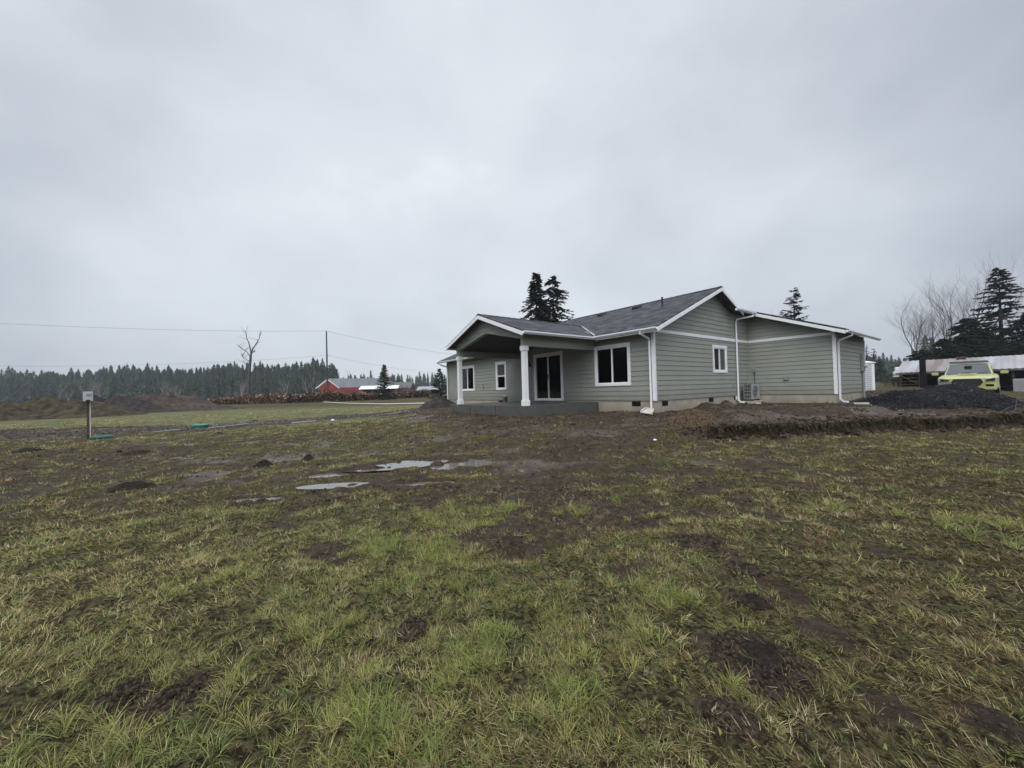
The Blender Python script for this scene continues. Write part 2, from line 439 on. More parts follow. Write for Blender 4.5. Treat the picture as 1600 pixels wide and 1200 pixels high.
def height(x, y):
    x = np.asarray(x, float); y = np.asarray(y, float)
    z = smooth_h(x, y)
    mud, green, st = cover(x, y)
    fade = ss(26, 12, np.hypot(x, y))
    tuss = (fbm(x, y, .32, 31, 3) - .5) * (.075 + .06 * ss(3.5, 6, y)) + (fbm(x, y, .12, 32, 2) - .5) * .028
    rough = (fbm(x, y, .5, 33, 4) - .5) * .22 + (np.abs(fbm(x, y, .17, 34, 3) - .5)) * .08
    z = z + fade * (tuss * (1 - mud) + rough * mud * .8)
    z = z + (fbm(x, y, 7, 36, 2) - .5) * .10 * ss(3, 12, np.hypot(x, y))
    z = z + (fbm(x, y, 2.2, 37, 2) - .5) * .10 * ss(10, 16, np.hypot(x, y)) * ss(60, 30, y) * np.where(mud > .3, 1, .3)
    s, t = to_local(x, y)
    rut = np.sin((y - bank_y(x)) * 4.2 + (vn(x * .5, y * .5, 44) - .5) * 3) * .085
    z = z + rut * ss(5, 6.5, x) * ss(.2, .8, y - bank_y(x)) * ss(3.6, 2.4, y - bank_y(x))
    # soil thrown up against the footings
    dd = rect_d(s, t, 0, 12.6, 0, 15.1)
    z = z + ss(1.1, 0.1, dd) * ss(2.4, 3.2, s) * ss(8, 6.5, s) * ss(.3, -.2, t) * (.01 + .12 * np.maximum(fbm(x, y, .8, 41, 3) - .42, 0) * 3)
    base0 = smooth_h(x, y)
    for q in PUD:
        zc = float(smooth_h(np.array([q[0]]), np.array([q[1]]))[0])
        k2 = ss(2.4, 1.4, puddle_e(x, y, q)); z = z - k2 * (base0 - zc)
        base0 = base0 - k2 * (base0 - zc)
        e = puddle_e(x, y, q) + (fbm(x, y, .35, 51, 3) - .5) * .9
        k = ss(1.35, .5, e)
        z = z - q[5] * k + .03 * ss(.9, 1.3, e) * k2 + k * (fbm(x, y, .26, 55, 3) - .5) * .19
    return z

def geo(a, step, grow, lim):
    out = [a]
    while abs(out[-1]) < lim:
        out.append(out[-1] + step); step *= grow
    return out
xs = np.array(sorted([-v for v in geo(8.5, .05, 1.055, 1100)] ) + list(np.arange(-8.45, 11.46, .05)) + geo(11.5, .05, 1.055, 1100))
ys = np.array(sorted([-v + 0.9 for v in geo(0.0, .08, 1.16, 60)]) + list(np.arange(.95, 13.95, .05)) + geo(14.0, .05, 1.05, 1100))
X, Y = np.meshgrid(xs, ys); nx, ny = len(xs), len(ys)
xf, yf = X.ravel(), Y.ravel()
zf = height(xf, yf)
mudf, greenf, strawf = cover(xf, yf)
sF, tF = to_local(xf, yf)
rutf = np.sin((yf - bank_y(xf)) * 4.2 + (vn(xf * .5, yf * .5, 44) - .5) * 3)
wetf = ss(-.25, -.8, rutf) * ss(5, 6.5, xf) * ss(.2, .8, yf - bank_y(xf)) * ss(3.8, 2.6, yf - bank_y(xf))
wetf = np.maximum(wetf, ss(.55, .66, fbm(xf * .45, yf * 1.2, .9, 91, 3)) * mudf * ss(6, 8, yf))
wetf = np.clip(wetf * (.25 + 1.2 * fbm(xf, yf, .7, 92, 3)), 0, 1) * mudf
lushf = ss(16.5, 18.5, yf + (fbm(xf, yf, 1.6, 11) - .5) * 4) * ss(-5, -9, xf) * ss(44, 32, yf) * (1 - mudf)
i = np.arange(nx * ny).reshape(ny, nx)
quads = np.stack([i[:-1, :-1], i[:-1, 1:], i[1:, 1:], i[1:, :-1]], -1).reshape(-1, 4)

def ground_mat():
    m = bpy.data.materials.new('ground_soil_and_turf'); m.use_nodes = True
    t = m.node_tree; b = t.nodes['Principled BSDF']; L = t.links.new; N = t.nodes.new
    c = N('ShaderNodeTexCoord')
    def at(n): a = N('ShaderNodeAttribute'); a.attribute_name = n; return a.outputs['Fac']
    def noise(s, d=5, rg=.55, sc=None):
        n = N('ShaderNodeTexNoise'); n.inputs['Scale'].default_value = s; n.inputs['Detail'].default_value = d; n.inputs['Roughness'].default_value = rg
        if sc:
            mp_ = N('ShaderNodeMapping'); mp_.inputs['Scale'].default_value = sc; L(c.outputs['Object'], mp_.inputs['Vector']); L(mp_.outputs[0], n.inputs['Vector'])
        else: L(c.outputs['Object'], n.inputs['Vector'])
        return n.outputs['Fac']
    def mr(v, a, b_, lo=0., hi=1.):
        n = N('ShaderNodeMapRange'); L(v, n.inputs['Value'])
        for k, q in zip(('From Min', 'From Max', 'To Min', 'To Max'), (a, b_, lo, hi)): n.inputs[k].default_value = q
        return n.outputs[0]
    def mix(f, a, b_):
        n = N('ShaderNodeMix'); n.data_type = 'RGBA'
        if isinstance(f, float): n.inputs['Factor'].default_value = f
        else: L(f, n.inputs['Factor'])
        for k, q in ((6, a), (7, b_)):
            if isinstance(q, tuple): n.inputs[k].default_value = (*q, 1)
            else: L(q, n.inputs[k])
        return n.outputs[2]
    def math_(op, a, b_):
        n = N('ShaderNodeMath'); n.operation = op
        for k, q in enumerate((a, b_)):
            if isinstance(q, (int, float)): n.inputs[k].default_value = q
            else: L(q, n.inputs[k])
        return n.outputs[0]
    fine = noise(46, 6, .7); mid = noise(9, 6, .65); big = noise(1.1, 4)
    mudc = mix(mr(mid, .3, .7), (0.022, 0.0155, 0.0105), (0.104, 0.078, 0.056))
    mudc = mix(mr(fine, .55, .75), mudc, (0.15, 0.12, 0.092))
    turf = mix(mr(mid, .35, .65), (0.042, 0.034, 0.019), (0.150, 0.118, 0.058))
    turf = mix(math_('MULTIPLY', at('green'), mr(noise(4.2, 6, .7), .3, .7, .15, .85)), turf, (0.105, 0.118, 0.046))
    turf = mix(mr(fine, .5, .72), turf, (0.22, 0.19, 0.11))
    turf = mix(mr(noise(24, 4, .7), .56, .42, 0, .9), turf, (0.020, 0.016, 0.012))
    turf = mix(math_('MULTIPLY', at('lush'), mr(noise(1.3, 8, .75), .34, .64, .15, 1.0)), turf, (0.175, 0.18, 0.092))
    f = mr(math_('ADD', at('mud'), math_('MULTIPLY', math_('SUBTRACT', mid, .5), .9)), .30, .62)
    L(mix(f, turf, mudc), b.inputs['Base Color'])
    # wet mud is glossier than turf
    wet = math_('MULTIPLY', f, mr(big, .35, .65))
    L(math_('SUBTRACT', mr(wet, 0, 1, .82, .55), math_('MULTIPLY', at('wet'), .33)), b.inputs['Roughness'])
    L(math_('ADD', mr(wet, 0, 1, .04, .12), math_('MULTIPLY', at('wet'), .40)), b.inputs['Specular IOR Level'])
    bp = N('ShaderNodeBump'); bp.inputs['Strength'].default_value = 1.0; bp.inputs['Distance'].default_value = .05
    L(math_('ADD', fine, math_('MULTIPLY', mid, 1.5)), bp.inputs['Height']); L(bp.outputs['Normal'], b.inputs['Normal']); L(mr(at('wet'), 0, 1, 1.0, .35), bp.inputs['Strength'])
    return m
M_GROUND = ground_mat()
g = np_mesh('ground', np.stack([xf, yf, zf], 1), quads.ravel(), np.arange(len(quads)) * 4, None, M_GROUND, smooth=True,
            attrs={'mud': mudf, 'green': greenf, 'wet': wetf, 'lush': lushf})
tag(g, kind='structure')

def hz(x, y): return float(height(np.array([x]), np.array([y]))[0])

def water_mat():
    m = bpy.data.materials.new('puddle_water'); m.use_nodes = True
    t = m.node_tree; b = t.nodes['Principled BSDF']; L = t.links.new
    b.inputs['Base Color'].default_value = (0.13, 0.12, 0.105, 1); b.inputs['Roughness'].default_value = 0.05
    b.inputs['IOR'].default_value = 1.36; b.inputs['Specular IOR Level'].default_value = .62
    n = t.nodes.new('ShaderNodeTexNoise'); n.inputs['Scale'].default_value = 14; c = t.nodes.new('ShaderNodeTexCoord'); L(c.outputs['Object'], n.inputs['Vector'])
    bp = t.nodes.new('ShaderNodeBump'); bp.inputs['Strength'].default_value = .05; bp.inputs['Distance'].default_value = .02
    L(n.outputs['Fac'], bp.inputs['Height']); L(bp.outputs['Normal'], b.inputs['Normal'])
    return m
M_WATER = water_mat()
PUD_Z = []
for q in PUD:
    zc = float(smooth_h(np.array([q[0]]), np.array([q[1]]))[0])
    w = MB(); n = 28; pts = []
    for k in range(n):
        a = 2 * math.pi * k / n
        px_, py_ = math.cos(a) * q[2] * 1.35, math.sin(a) * q[3] * 1.35
        pts.append((q[0] + px_ * math.cos(q[4]) - py_ * math.sin(q[4]), q[1] + px_ * math.sin(q[4]) + py_ * math.cos(q[4]), 0))
    ring = np.array(pts)
    inner = np.array([[q[0] + (p[0] - q[0]) * .5, q[1] + (p[1] - q[1]) * .5] for p in pts])
    lvl = float(np.percentile(height(inner[:, 0], inner[:, 1]), 84 if q[3] > .4 else 76))
    w.add([(p[0], p[1], lvl) for p in pts], [tuple(range(n))])
    tag(w.build('puddle', M_WATER), kind='structure')

# ------------------------------------------------------------------ grass (countless blades: one object)
rng = np.random.default_rng(3)
TUFTS = [(*gp(px, py)[:2], r, k) for px, py, r, k in (
    (715, 800, .50, 1), (770, 805, .38, 1), (690, 810, .4, 1), (590, 850, .42, .9), (660, 850, .4, .7), (560, 845, .3, .6), (890, 798, .28, 1), (935, 770, .28, .8), (960, 780, .2, .6), (1030, 930, .20, .9),
    (690, 870, .34, .9), (725, 905, .22, .8), (1280, 790, .30, .8), (1310, 800, .25, .7), (1285, 735, .25, .8), (1225, 745, .16, .7), (1385, 768, .20, .8), (1310, 768, .16, .7),
    (1490, 825, .40, .7), (1560, 830, .42, .8), (1600, 850, .35, .8), (880, 1080, .24, .8), (775, 985, .3, .7), (720, 1040, .3, .7), (330, 1150, .30, .7), (90, 1165, .22, .9), (440, 1130, .25, .6),
    (520, 975, .2, .7), (830, 960, .28, .6), (370, 900, .22, .7), (560, 1120, .3, .6), (480, 1090, .2, .6), (1480, 910, .2, .5), (940, 900, .2, .5), (1160, 1075, .07, .9), (610, 930, .25, .5), (200, 1180, .2, .7), (650, 1150, .25, .6), (1000, 985, .2, .5), (250, 930, .2, .5))]
def gen_points(d0, d1, dens):
    amax = 1.08
    n = int(dens * amax * (d1 * d1 - d0 * d0))
    d = np.sqrt(rng.uniform(d0 * d0, d1 * d1, n)); a = rng.uniform(-amax, amax, n)
    return d * np.sin(a), d * np.cos(a)
NPC = 13                                   # blades in a clump, on average
rings = [(1.0, 1.8, 17000), (1.8, 2.6, 16000), (2.6, 3.6, 12000), (3.6, 5, 7500), (5, 7, 4200), (7, 10, 2100), (10, 14, 1000), (14, 20, 450), (20, 38, 140)]
pts_ = [gen_points(a, b, dn / NPC) for a, b, dn in rings]
kx = np.concatenate([p[0] for p in pts_]); ky = np.concatenate([p[1] for p in pts_])
tuftk = np.zeros(len(kx)); tn = fbm(kx, ky, .16, 61, 2)
for tx, ty, r, k in TUFTS:
    tuftk = np.maximum(tuftk, k * ss(1.2, .3, np.hypot(kx - tx, ky - ty) / r + (tn - .5) * 1.6))
mudk, greenk, strawk = cover(kx, ky)
s_, t_ = to_local(kx, ky)
inside = (rect_d(s_, t_, -.1, 13, -.1, 15.2) < .01) | (rect_d(s_, t_, -3.8, 0, 2.5, 7.9) < .01) | (rect_d(s_, t_, 7.6, 13, -3.4, 3) < .01)
pw = fbm(kx, ky, .28, 63, 3); pw2 = fbm(kx, ky, .9, 64, 3)
midz = ss(4.0, 6.0, ky) * ss(16, 11, ky)
dark_r = ss(.4, 1.9, kx + (pw2 - .5) * 2) * ss(6.5, 3.0, ky)
big = fbm(kx, ky, 2.4, 66, 3)
keep = (rng.random(len(kx)) < np.clip(1.08 - mudk * .95 + tuftk * .8, .08, 1) * np.clip(.62 + 2.6 * (pw - .43), .12, 1) * (1 - .10 * midz - .2 * dark_r)) & ~inside
pe = np.min([puddle_e(kx, ky, q) for q in PUD], axis=0)
keep &= ~((pe < 1.2) & (rng.random(len(kx)) < .9))
kx, ky, tuftk, mudk, greenk, strawk, midz, dark_r = (a[keep] for a in (kx, ky, tuftk, mudk, greenk, strawk, midz, dark_r))
nK = len(kx); klod = np.maximum(1, np.hypot(kx, ky) / 3.2)
kt = rng.random(nK) < tuftk * .62                                     # upright tuft clumps
kbroad = (rng.random(nK) < .035) & ~kt                                # broad-leaved weeds
C_G = np.array([[.150, .178, .056], [.120, .152, .058], [.188, .198, .064], [.18, .19, .095]])
C_Y = np.array([[.27, .265, .105], [.24, .225, .10], [.21, .22, .085]])
C_S = np.array([[.34, .29, .165], [.29, .235, .13], [.40, .36, .24]])
C_D = np.array([[.115, .085, .050], [.15, .11, .066], [.085, .070, .045], [.19, .13, .075]])
def pickc(tab, n): return tab[rng.integers(0, len(tab), n)]
pg = np.clip(.20 + .52 * greenk - .55 * (strawk - .42) - .22 * dark_r - .10 * midz, .05, .75)
pd = np.clip(.16 + .42 * dark_r + .22 * midz + .25 * mudk, 0, .8) * (1 - pg)
pyv = (1 - pg - pd) * (.54 + .25 * midz)
sh_ = fbm(kx, ky, 1.9, 67, 3) - .5
pg = np.clip(pg - .9 * sh_, .03, .85); pd = np.clip(pd + .5 * sh_, 0, .9 - pg * .6)
u = rng.random(nK)[:, None]
kc = np.where(u < pg[:, None], pickc(C_G, nK), np.where(u < (pg + pd)[:, None], pickc(C_D, nK), np.where(u < (pg + pd + pyv)[:, None], pickc(C_Y, nK), pickc(C_S, nK))))
kc = np.where(kt[:, None], np.where(rng.random((nK, 1)) < .75, pickc(C_G, nK) * np.array([1.05, 1.15, 1.0]), pickc(C_Y, nK)), kc)
kc = np.where(kbroad[:, None], np.array([.12, .17, .055]), kc) * rng.uniform(.8, 1.45, (nK, 1)) * (1 - .14 * midz[:, None])
kaz = np.where(rng.random(nK) < .6, 2.6 + 4.4 * (fbm(kx, ky, .55, 71, 2) - .5) + rng.normal(0, .7, nK), rng.uniform(0, 2 * math.pi, nK))
kl = np.where(kt, rng.uniform(.05, .125, nK), np.where(kbroad, rng.uniform(.025, .045, nK), rng.uniform(.028, .078, nK))) * (1 + .25 * np.minimum(klod - 1, 1.6))
kr = np.where(kt, rng.uniform(.012, .03, nK), rng.uniform(.02, .055, nK)) * klod ** .6
nb = np.where(kt, rng.integers(12, 26, nK), np.where(kbroad, 7, rng.integers(7, 20, nK)))
ki = np.repeat(np.arange(nK), nb); nB = len(ki)
ra = rng.uniform(0, 2 * math.pi, nB); rr_ = np.sqrt(rng.random(nB))
bx = kx[ki] + np.cos(ra) * rr_ * kr[ki]; by_ = ky[ki] + np.sin(ra) * rr_ * kr[ki]
bz = height(bx, by_) - .005
dist = np.hypot(bx, by_); lod = np.maximum(1, dist / 3.2)
istuft = kt[ki]; br_ = kbroad[ki]
rad_w = np.where(istuft | br_, .85, .45)
az = np.arctan2(rad_w * np.sin(ra) + (1 - rad_w) * np.sin(kaz[ki]), rad_w * np.cos(ra) + (1 - rad_w) * np.cos(kaz[ki])) + rng.normal(0, .35, nB)
L_ = kl[ki] * rng.uniform(.6, 1.3, nB)
W_ = np.where(br_, rng.uniform(.010, .017, nB), rng.uniform(.0015, .0034, nB)) * lod ** .9
th0 = np.where(istuft, .10 + .75 * rr_ + np.abs(rng.normal(0, .15, nB)), np.where(br_, rng.uniform(1.0, 1.4, nB), rng.uniform(.65, 1.5, nB)))
bend = np.where(istuft, rng.uniform(.4, 1.4, nB), rng.uniform(-.2, .8, nB))
colr = np.where((rng.random(nB) < np.where(br_, 0, np.where(istuft, .08, .15)))[:, None], np.where(rng.random((nB, 1)) < .5, pickc(C_S, nB), pickc(C_D, nB)), kc[ki]) * rng.uniform(.7, 1.3, (nB, 1))
def blades(sel, levels):
    n = len(sel)
    if n == 0: return None
    lat = np.stack([-np.sin(az[sel] + rng.normal(0, .6, n)), np.cos(az[sel]), rng.normal(0, .25, n)], 1)
    lat /= np.linalg.norm(lat, axis=1)[:, None]
    p = np.stack([bx[sel], by_[sel], bz[sel]], 1); out = []
    k = levels
    for j in range(k):
        fr = j / (k - 1)
        w = W_[sel] * (1 - fr * .55) * .5
        if j < k - 1:
            out += [p - lat * w[:, None], p + lat * w[:, None]]
        else: out += [p]
        th = np.clip(th0[sel] + bend[sel] * fr, 0, 1.9)
        st = L_[sel] / (k - 1)
        p = p + np.stack([np.sin(th) * np.cos(az[sel]) * st, np.sin(th) * np.sin(az[sel]) * st, np.cos(th) * st], 1)
        p[:, 2] = np.maximum(p[:, 2], bz[sel] + .004)
    nv = 2 * (k - 1) + 1
    V = np.stack(out, 1).reshape(-1, 3)
    base = (np.arange(n) * nv)[:, None]
    lp = []; tot = []
    for j in range(k - 2):
        lp.append(base + np.array([[2 * j, 2 * j + 1, 2 * j + 3, 2 * j + 2]])); tot.append(4)
    e = 2 * (k - 2)
    lp.append(base + np.array([[e, e + 1, e + 2]])); tot.append(3)
    loops = np.concatenate(lp, 1); tots = np.tile(tot, n)
    return V, loops.ravel(), tots, np.repeat(colr[sel], nv, 0)
idx = np.arange(nB)
A = blades(idx[(dist < 4.2) | istuft], 4); B = blades(idx[(dist >= 4.2) & ~istuft], 3)
V = np.concatenate([A[0], B[0]]); lo = np.concatenate([A[1], B[1] + len(A[0])]); to = np.concatenate([A[2], B[2]])
st = np.concatenate([[0], np.cumsum(to)[:-1]])
colw = np.array([1.12, 1.06, .92])
M_BLADE = tint_mat('grass_blades', .55, .12, .25)
grass = np_mesh('grass', V, lo, st, to, M_BLADE, cols=np.concatenate([A[3], B[3]]) * colw)
tag(grass, 'short matted winter grass with straw and brighter green tufts across the lawn', 'grass', kind='stuff')
print('blades', nB)

# clods and stones on the bare soil (countless)
def ico(r):
    bm = bmesh.new(); bmesh.ops.create_icosphere(bm, subdivisions=1, radius=r)
    v = np.array([q.co for q in bm.verts]); f = [[q.index for q in p.verts] for p in bm.faces]; bm.free()
    return v, np.array(f)
iv, ifc = ico(1.0)
def scatter_clods(name, x, y, r, cols, m, label, cat, squash=.7):
    n = len(x); z = height(x, y)
    V = np.empty((n, len(iv), 3)); a = rng.uniform(0, 6.28, n)
    jit = rng.uniform(.65, 1.3, (n, len(iv), 1)); v = iv[None] * jit * r[:, None, None]
    ca, sa = np.cos(a)[:, None], np.sin(a)[:, None]
    V[..., 0] = v[..., 0] * ca - v[..., 1] * sa + x[:, None]; V[..., 1] = v[..., 0] * sa + v[..., 1] * ca + y[:, None]
    V[..., 2] = v[..., 2] * squash + (z + r * .15)[:, None]
    loops = (ifc[None] + (np.arange(n) * len(iv))[:, None, None]).reshape(-1)
    o = np_mesh(name, V.reshape(-1, 3), loops, np.arange(n * len(ifc)) * 3, None, m, cols=np.repeat(cols, len(iv), 0))
    return tag(o, label, cat, kind='stuff')
nC = 60000
cx = np.concatenate([rng.uniform(-26, 26, nC), rng.uniform(-5, 6, nC)]); cy_ = np.concatenate([rng.uniform(2, 27, nC), rng.uniform(1.2, 6, nC)]); nC *= 2
cm = cover(cx, cy_)[0]; cs_, ct_ = to_local(cx, cy_)
ok = (cm > .72) & (rng.random(nC) < np.clip((cy_ - 4) / 6, .5, .9)) & ~((rect_d(cs_, ct_, -.05, 12.7, -.05, 15.2) < .01) | (rect_d(cs_, ct_, -3.75, 0, 2.55, 7.85) < .01) | (rect_d(cs_, ct_, 7.7, 12.7, -3.3, 3) < .01))
cx, cy_ = cx[ok], cy_[ok]
cr = (np.abs(rng.normal(0, .016, len(cx))) + .006) * np.clip(cy_ / 9, .30, 1.2)
cc = np.array([.055, .042, .032])[None] * rng.uniform(.5, 1.7, (len(cx), 1))
M_CLOD = tint_mat('soil_clods', .75, .10)
sx_, sy_, sr_ = [], [], []
for qx, qy, qr in SPOTS[:5] + SPOTS[8:9] + SPOTS[11:12] + SPOTS[13:14]:
    n_ = int(4200 * min(qr, .3) / .3); a_ = rng.uniform(0, 6.28, n_); d_ = np.sqrt(rng.random(n_)) * qr * .95
    sx_.append(qx + np.cos(a_) * d_); sy_.append(qy + np.sin(a_) * d_); sr_.append((rng.random(n_) ** 5 * .022 + .0025) * np.clip(qy / 3, .7, 1.6))
sx_, sy_, sr_ = map(np.concatenate, (sx_, sy_, sr_)); k_ = cover(sx_, sy_)[0] > .5
# broken clods along the foot and lip of the bank
bqx = rng.uniform(4.6, 22, 5200); bqy = bank_y(bqx) + np.where(rng.random(5200) < .45, rng.normal(-.12, .10, 5200), rng.normal(.28, .22, 5200)); bqr = rng.random(5200) ** 2.5 * .075 + .012
cx = np.concatenate([cx, sx_[k_], bqx]); cy_ = np.concatenate([cy_, sy_[k_], bqy]); cr = np.concatenate([cr, sr_[k_], bqr])
cc = np.concatenate([cc, np.array([.030, .022, .016])[None] * rng.uniform(.4, 1.9, (int(k_.sum()), 1)), np.array([.050, .036, .026])[None] * rng.uniform(.3, 1.8, (5200, 1))])
scatter_clods('soil_clods', cx, cy_, cr, cc, M_CLOD, 'dark crumbled soil clods scattered over the bare mud', 'soil')
tx = rng.normal(0, .9, 3000); tp = rng.random(3000) * (len(TRENCH) - 1); ti = tp.astype(int); tf = tp - ti
tpx = np.array([p.x for p in TRENCH]); tpy = np.array([p.y for p in TRENCH])
gx = tpx[ti] * (1 - tf) + tpx[ti + 1] * tf + rng.normal(0, .5, 3000); gy = tpy[ti] * (1 - tf) + tpy[ti + 1] * tf + tx
gs, gt = to_local(gx, gy); kk = (rect_d(gs, gt, -4, 9, -.2, 15.3) > .3)
gx, gy = gx[kk], gy[kk]
scatter_clods('trench_gravel', gx, gy, np.abs(rng.normal(0, .025, len(gx))) + .012, np.array([.085, .074, .066])[None] * rng.uniform(.35, 1.8, (len(gx), 1)),
              tint_mat('gravel_stones', .7, .15), 'grey gravel spread along the drain trench', 'gravel')

# roots and dead grass hanging over the cut bank
nR = 12000
rx = rng.uniform(5.2, 24, nR); rb = bank_y(rx)
ry = rb + rng.uniform(-.04, .16, nR)
bx, by_ = rx, ry; nB = nR
bz = np.where(rng.random(nR) < .5, height(rx, rb + .14), height(rx, rb - .02) + rng.uniform(.02, .35, nR)) - .01
bz = np.minimum(bz, height(rx, rb + .16))
L_ = rng.uniform(.06, .34, nR); W_ = rng.uniform(.006, .028, nR)
th0 = rng.uniform(1.2, 1.9, nR); bend = rng.uniform(.4, 1.6, nR); az = rng.normal(-math.pi / 2, .55, nR)
colr = np.array([.048, .033, .021])[None] * (.2 + 2.6 * rng.random((nR, 1)) ** 3)
gsel = rng.random(nR) < .16
colr[gsel] = np.array([.09, .10, .04])
def hanging(n):
    lat = np.stack([np.cos(az + 1.57), np.sin(az + 1.57), np.zeros(n)], 1)
    p = np.stack([bx, by_, bz], 1); out = []
    for j in range(4):
        fr = j / 3; w = W_ * (1 - fr * .8) * .5
        out += [p - lat * w[:, None], p + lat * w[:, None]]
        th = np.clip(th0 + bend * fr, 0, 2.9); st_ = L_ / 3
        p = p + np.stack([np.sin(th) * np.cos(az) * st_ * .6, np.sin(th) * np.sin(az) * st_ * .6, np.cos(th) * st_], 1)
    V = np.stack(out, 1).reshape(-1, 3); b = (np.arange(n) * 8)[:, None]
    lp = np.concatenate([b + np.array([[2 * j, 2 * j + 1, 2 * j + 3, 2 * j + 2]]) for j in range(3)], 1)
    return V, lp.ravel(), np.arange(n * 3) * 4, np.repeat(colr, 8, 0)
V, lp, st, cl = hanging(nR)
tag(np_mesh('bank_roots', V, lp, st, None, M_BLADE, cols=cl), 'brown roots and dead grass hanging over the cut edge of the bank', 'roots', kind='stuff')

# ------------------------------------------------------------------ mounds of earth
M_DIRT = mat('brown_dirt', (0.062, 0.050, 0.042), .85, .45, 2.5, bump=.8, bscale=14, detail=8)
M_DIRTGRASS = mat('weedy_dirt', (0.045, 0.037, 0.027), .85, .5, 2.2, bump=1.0, bscale=9, col2=(.078, .066, .040), detail=8)
M_DARKDIRT = mat('dark_dirt', (0.040, 0.035, 0.034), .8, .4, 3.0, bump=.8, bscale=14, detail=8)
M_BLACKROCK = mat('black_gravel', (0.0135, 0.014, 0.0155), .75, .6, 16, bump=1.0, bscale=22, detail=8)
M_MOLE = mat('molehill_soil', (0.030, 0.024, 0.020), .8, .5, 30, bump=.9, bscale=70, detail=6)
M_SOD = mat('dead_sod', (0.075, 0.052, 0.036), .85, .6, 14, bump=1.0, bscale=26, col2=(.15, .105, .065), detail=8)
def mound(name, cx, cy, rx, ry, h, rot, seed, m, label, cat, group=None, rough=.25, nsc=.5, n=56, peak=1.0, kind=None):
    th = rot; g_ = np.linspace(-1.15, 1.15, n)
    A_, B_ = np.meshgrid(g_, g_)
    lx, ly = A_ * rx, B_ * ry
    wx = cx + lx * math.cos(th) - ly * math.sin(th); wy = cy + lx * math.sin(th) + ly * math.cos(th)
    rr = np.hypot(A_, B_)
    sc = min(rx, ry) * nsc
    e = rr + (fbm(wx, wy, sc * 1.6, seed, 3) - .5) * .5
    prof = np.clip(1 - e, 0, 1.2) ** peak if peak != 1.0 else ss(1.05, .05, e)
    z = smooth_h(wx, wy) + prof * h * (1 + (fbm(wx, wy, sc, seed + 7, 4) - .5) * rough * 2.4) + (np.abs(fbm(wx, wy, sc * .35, seed + 9, 3) - .5)) * h * rough * ss(1.1, .6, rr)
    edge = np.maximum(np.abs(A_), np.abs(B_))
    z = np.where(e > 1.03, z - .12 - .25 * h * ss(1.03, 1.3, e), z - .05 * ss(.7, 1.0, e))
    V = np.stack([wx - cx, wy - cy, z], -1).reshape(-1, 3)
    z0 = float(smooth_h(np.array([cx]), np.array([cy]))[0]); V[:, 2] -= z0
    i_ = np.arange(n * n).reshape(n, n)
    q = np.stack([i_[:-1, :-1], i_[:-1, 1:], i_[1:, 1:], i_[1:, :-1]], -1).reshape(-1, 4)
    o = np_mesh(name, V, q.ravel(), np.arange(len(q)) * 4, None, m, smooth=True)
    o.location = (cx, cy, z0)
    return tag(o, label, cat, group, kind)
p = gp(15, 657, .3); mound('dirt_mound', p.x - 2, p.y + 2.5, 9.0, 4.2, 1.30, .15, 3, M_DIRTGRASS, 'weedy brown earth mound at the far left edge, nearest of the three mounds', 'mound', 'earth mounds along the left field edge', n=130, rough=.55, nsc=.28)
p = dp(140, 652, 35); mound('dirt_mound', p.x, p.y + 1, 7.5, 3.2, 1.32, .1, 5, M_DARKDIRT, 'dark grey earth mound behind the white signpost, between two browner mounds', 'mound', 'earth mounds along the left field edge', n=120, rough=.5, nsc=.3)
p = dp(265, 645, 40); mound('dirt_mound', p.x, p.y, 7.4, 3.6, 1.36, -.1, 8, M_DIRT, 'reddish brown earth mound ending where the bracken strip begins', 'mound', 'earth mounds along the left field edge', n=120, rough=.45, nsc=.3)
p = dp(1500, 640, 14.6); mound('gravel_pile', p.x + .15, p.y + .5, 3.25, 1.7, .93, .12, 12, M_BLACKROCK, 'broad black gravel pile in front of the lime pickup truck', 'gravel pile', rough=.12, nsc=.4, n=110, peak=.8)
PILE = (p.x + .15, p.y + .5)
pile = bpy.data.objects['gravel_pile']
pv_ = np.array([v.co for v in pile.data.vertices]); sel = pv_[rng.integers(0, len(pv_), 9000)]
sel = sel[sel[:, 2] > .0] + rng.normal(0, .02, (np.sum(sel[:, 2] > .0), 3)) * np.array([1, 1, .3])
sr = np.abs(rng.normal(0, .016, len(sel))) + .01
Vp = iv[None] * rng.uniform(.6, 1.3, (len(sel), len(iv), 1)) * sr[:, None, None] + sel[:, None, :]
st_o = np_mesh('stones', Vp.reshape(-1, 3), (ifc[None] + (np.arange(len(sel)) * len(iv))[:, None, None]).reshape(-1), np.arange(len(sel) * len(ifc)) * 3, None,
               tint_mat('black_stones', .6, .12), pile, cols=np.repeat(np.array([.018, .0185, .0205])[None] * rng.uniform(.4, 2.2, (len(sel), 1)), len(iv), 0))
tag(st_o, kind='stuff')
p = to_world(-.9, 14.2); mound('dirt_heap', p.x - .2, p.y, 1.5, 1.0, .62, .5, 15, M_DARKDIRT, 'dark soil heap beside the left column of the porch', 'dirt heap', n=60)
p = to_world(4.4, -.45); mound('dirt_heap', p.x, p.y, .50, .30, .22, HA, 17, M_DIRT, 'small dark dirt heap against the footing below the gable window wall', 'dirt heap', n=40, rough=.4)
p = to_world(3.1, -.5); mound('dirt_heap', p.x, p.y, .5, .30, .15, HA, 19, M_DIRT, 'low brown dirt heap against the footing nearer the white downspout', 'dirt heap', n=40, rough=.4)
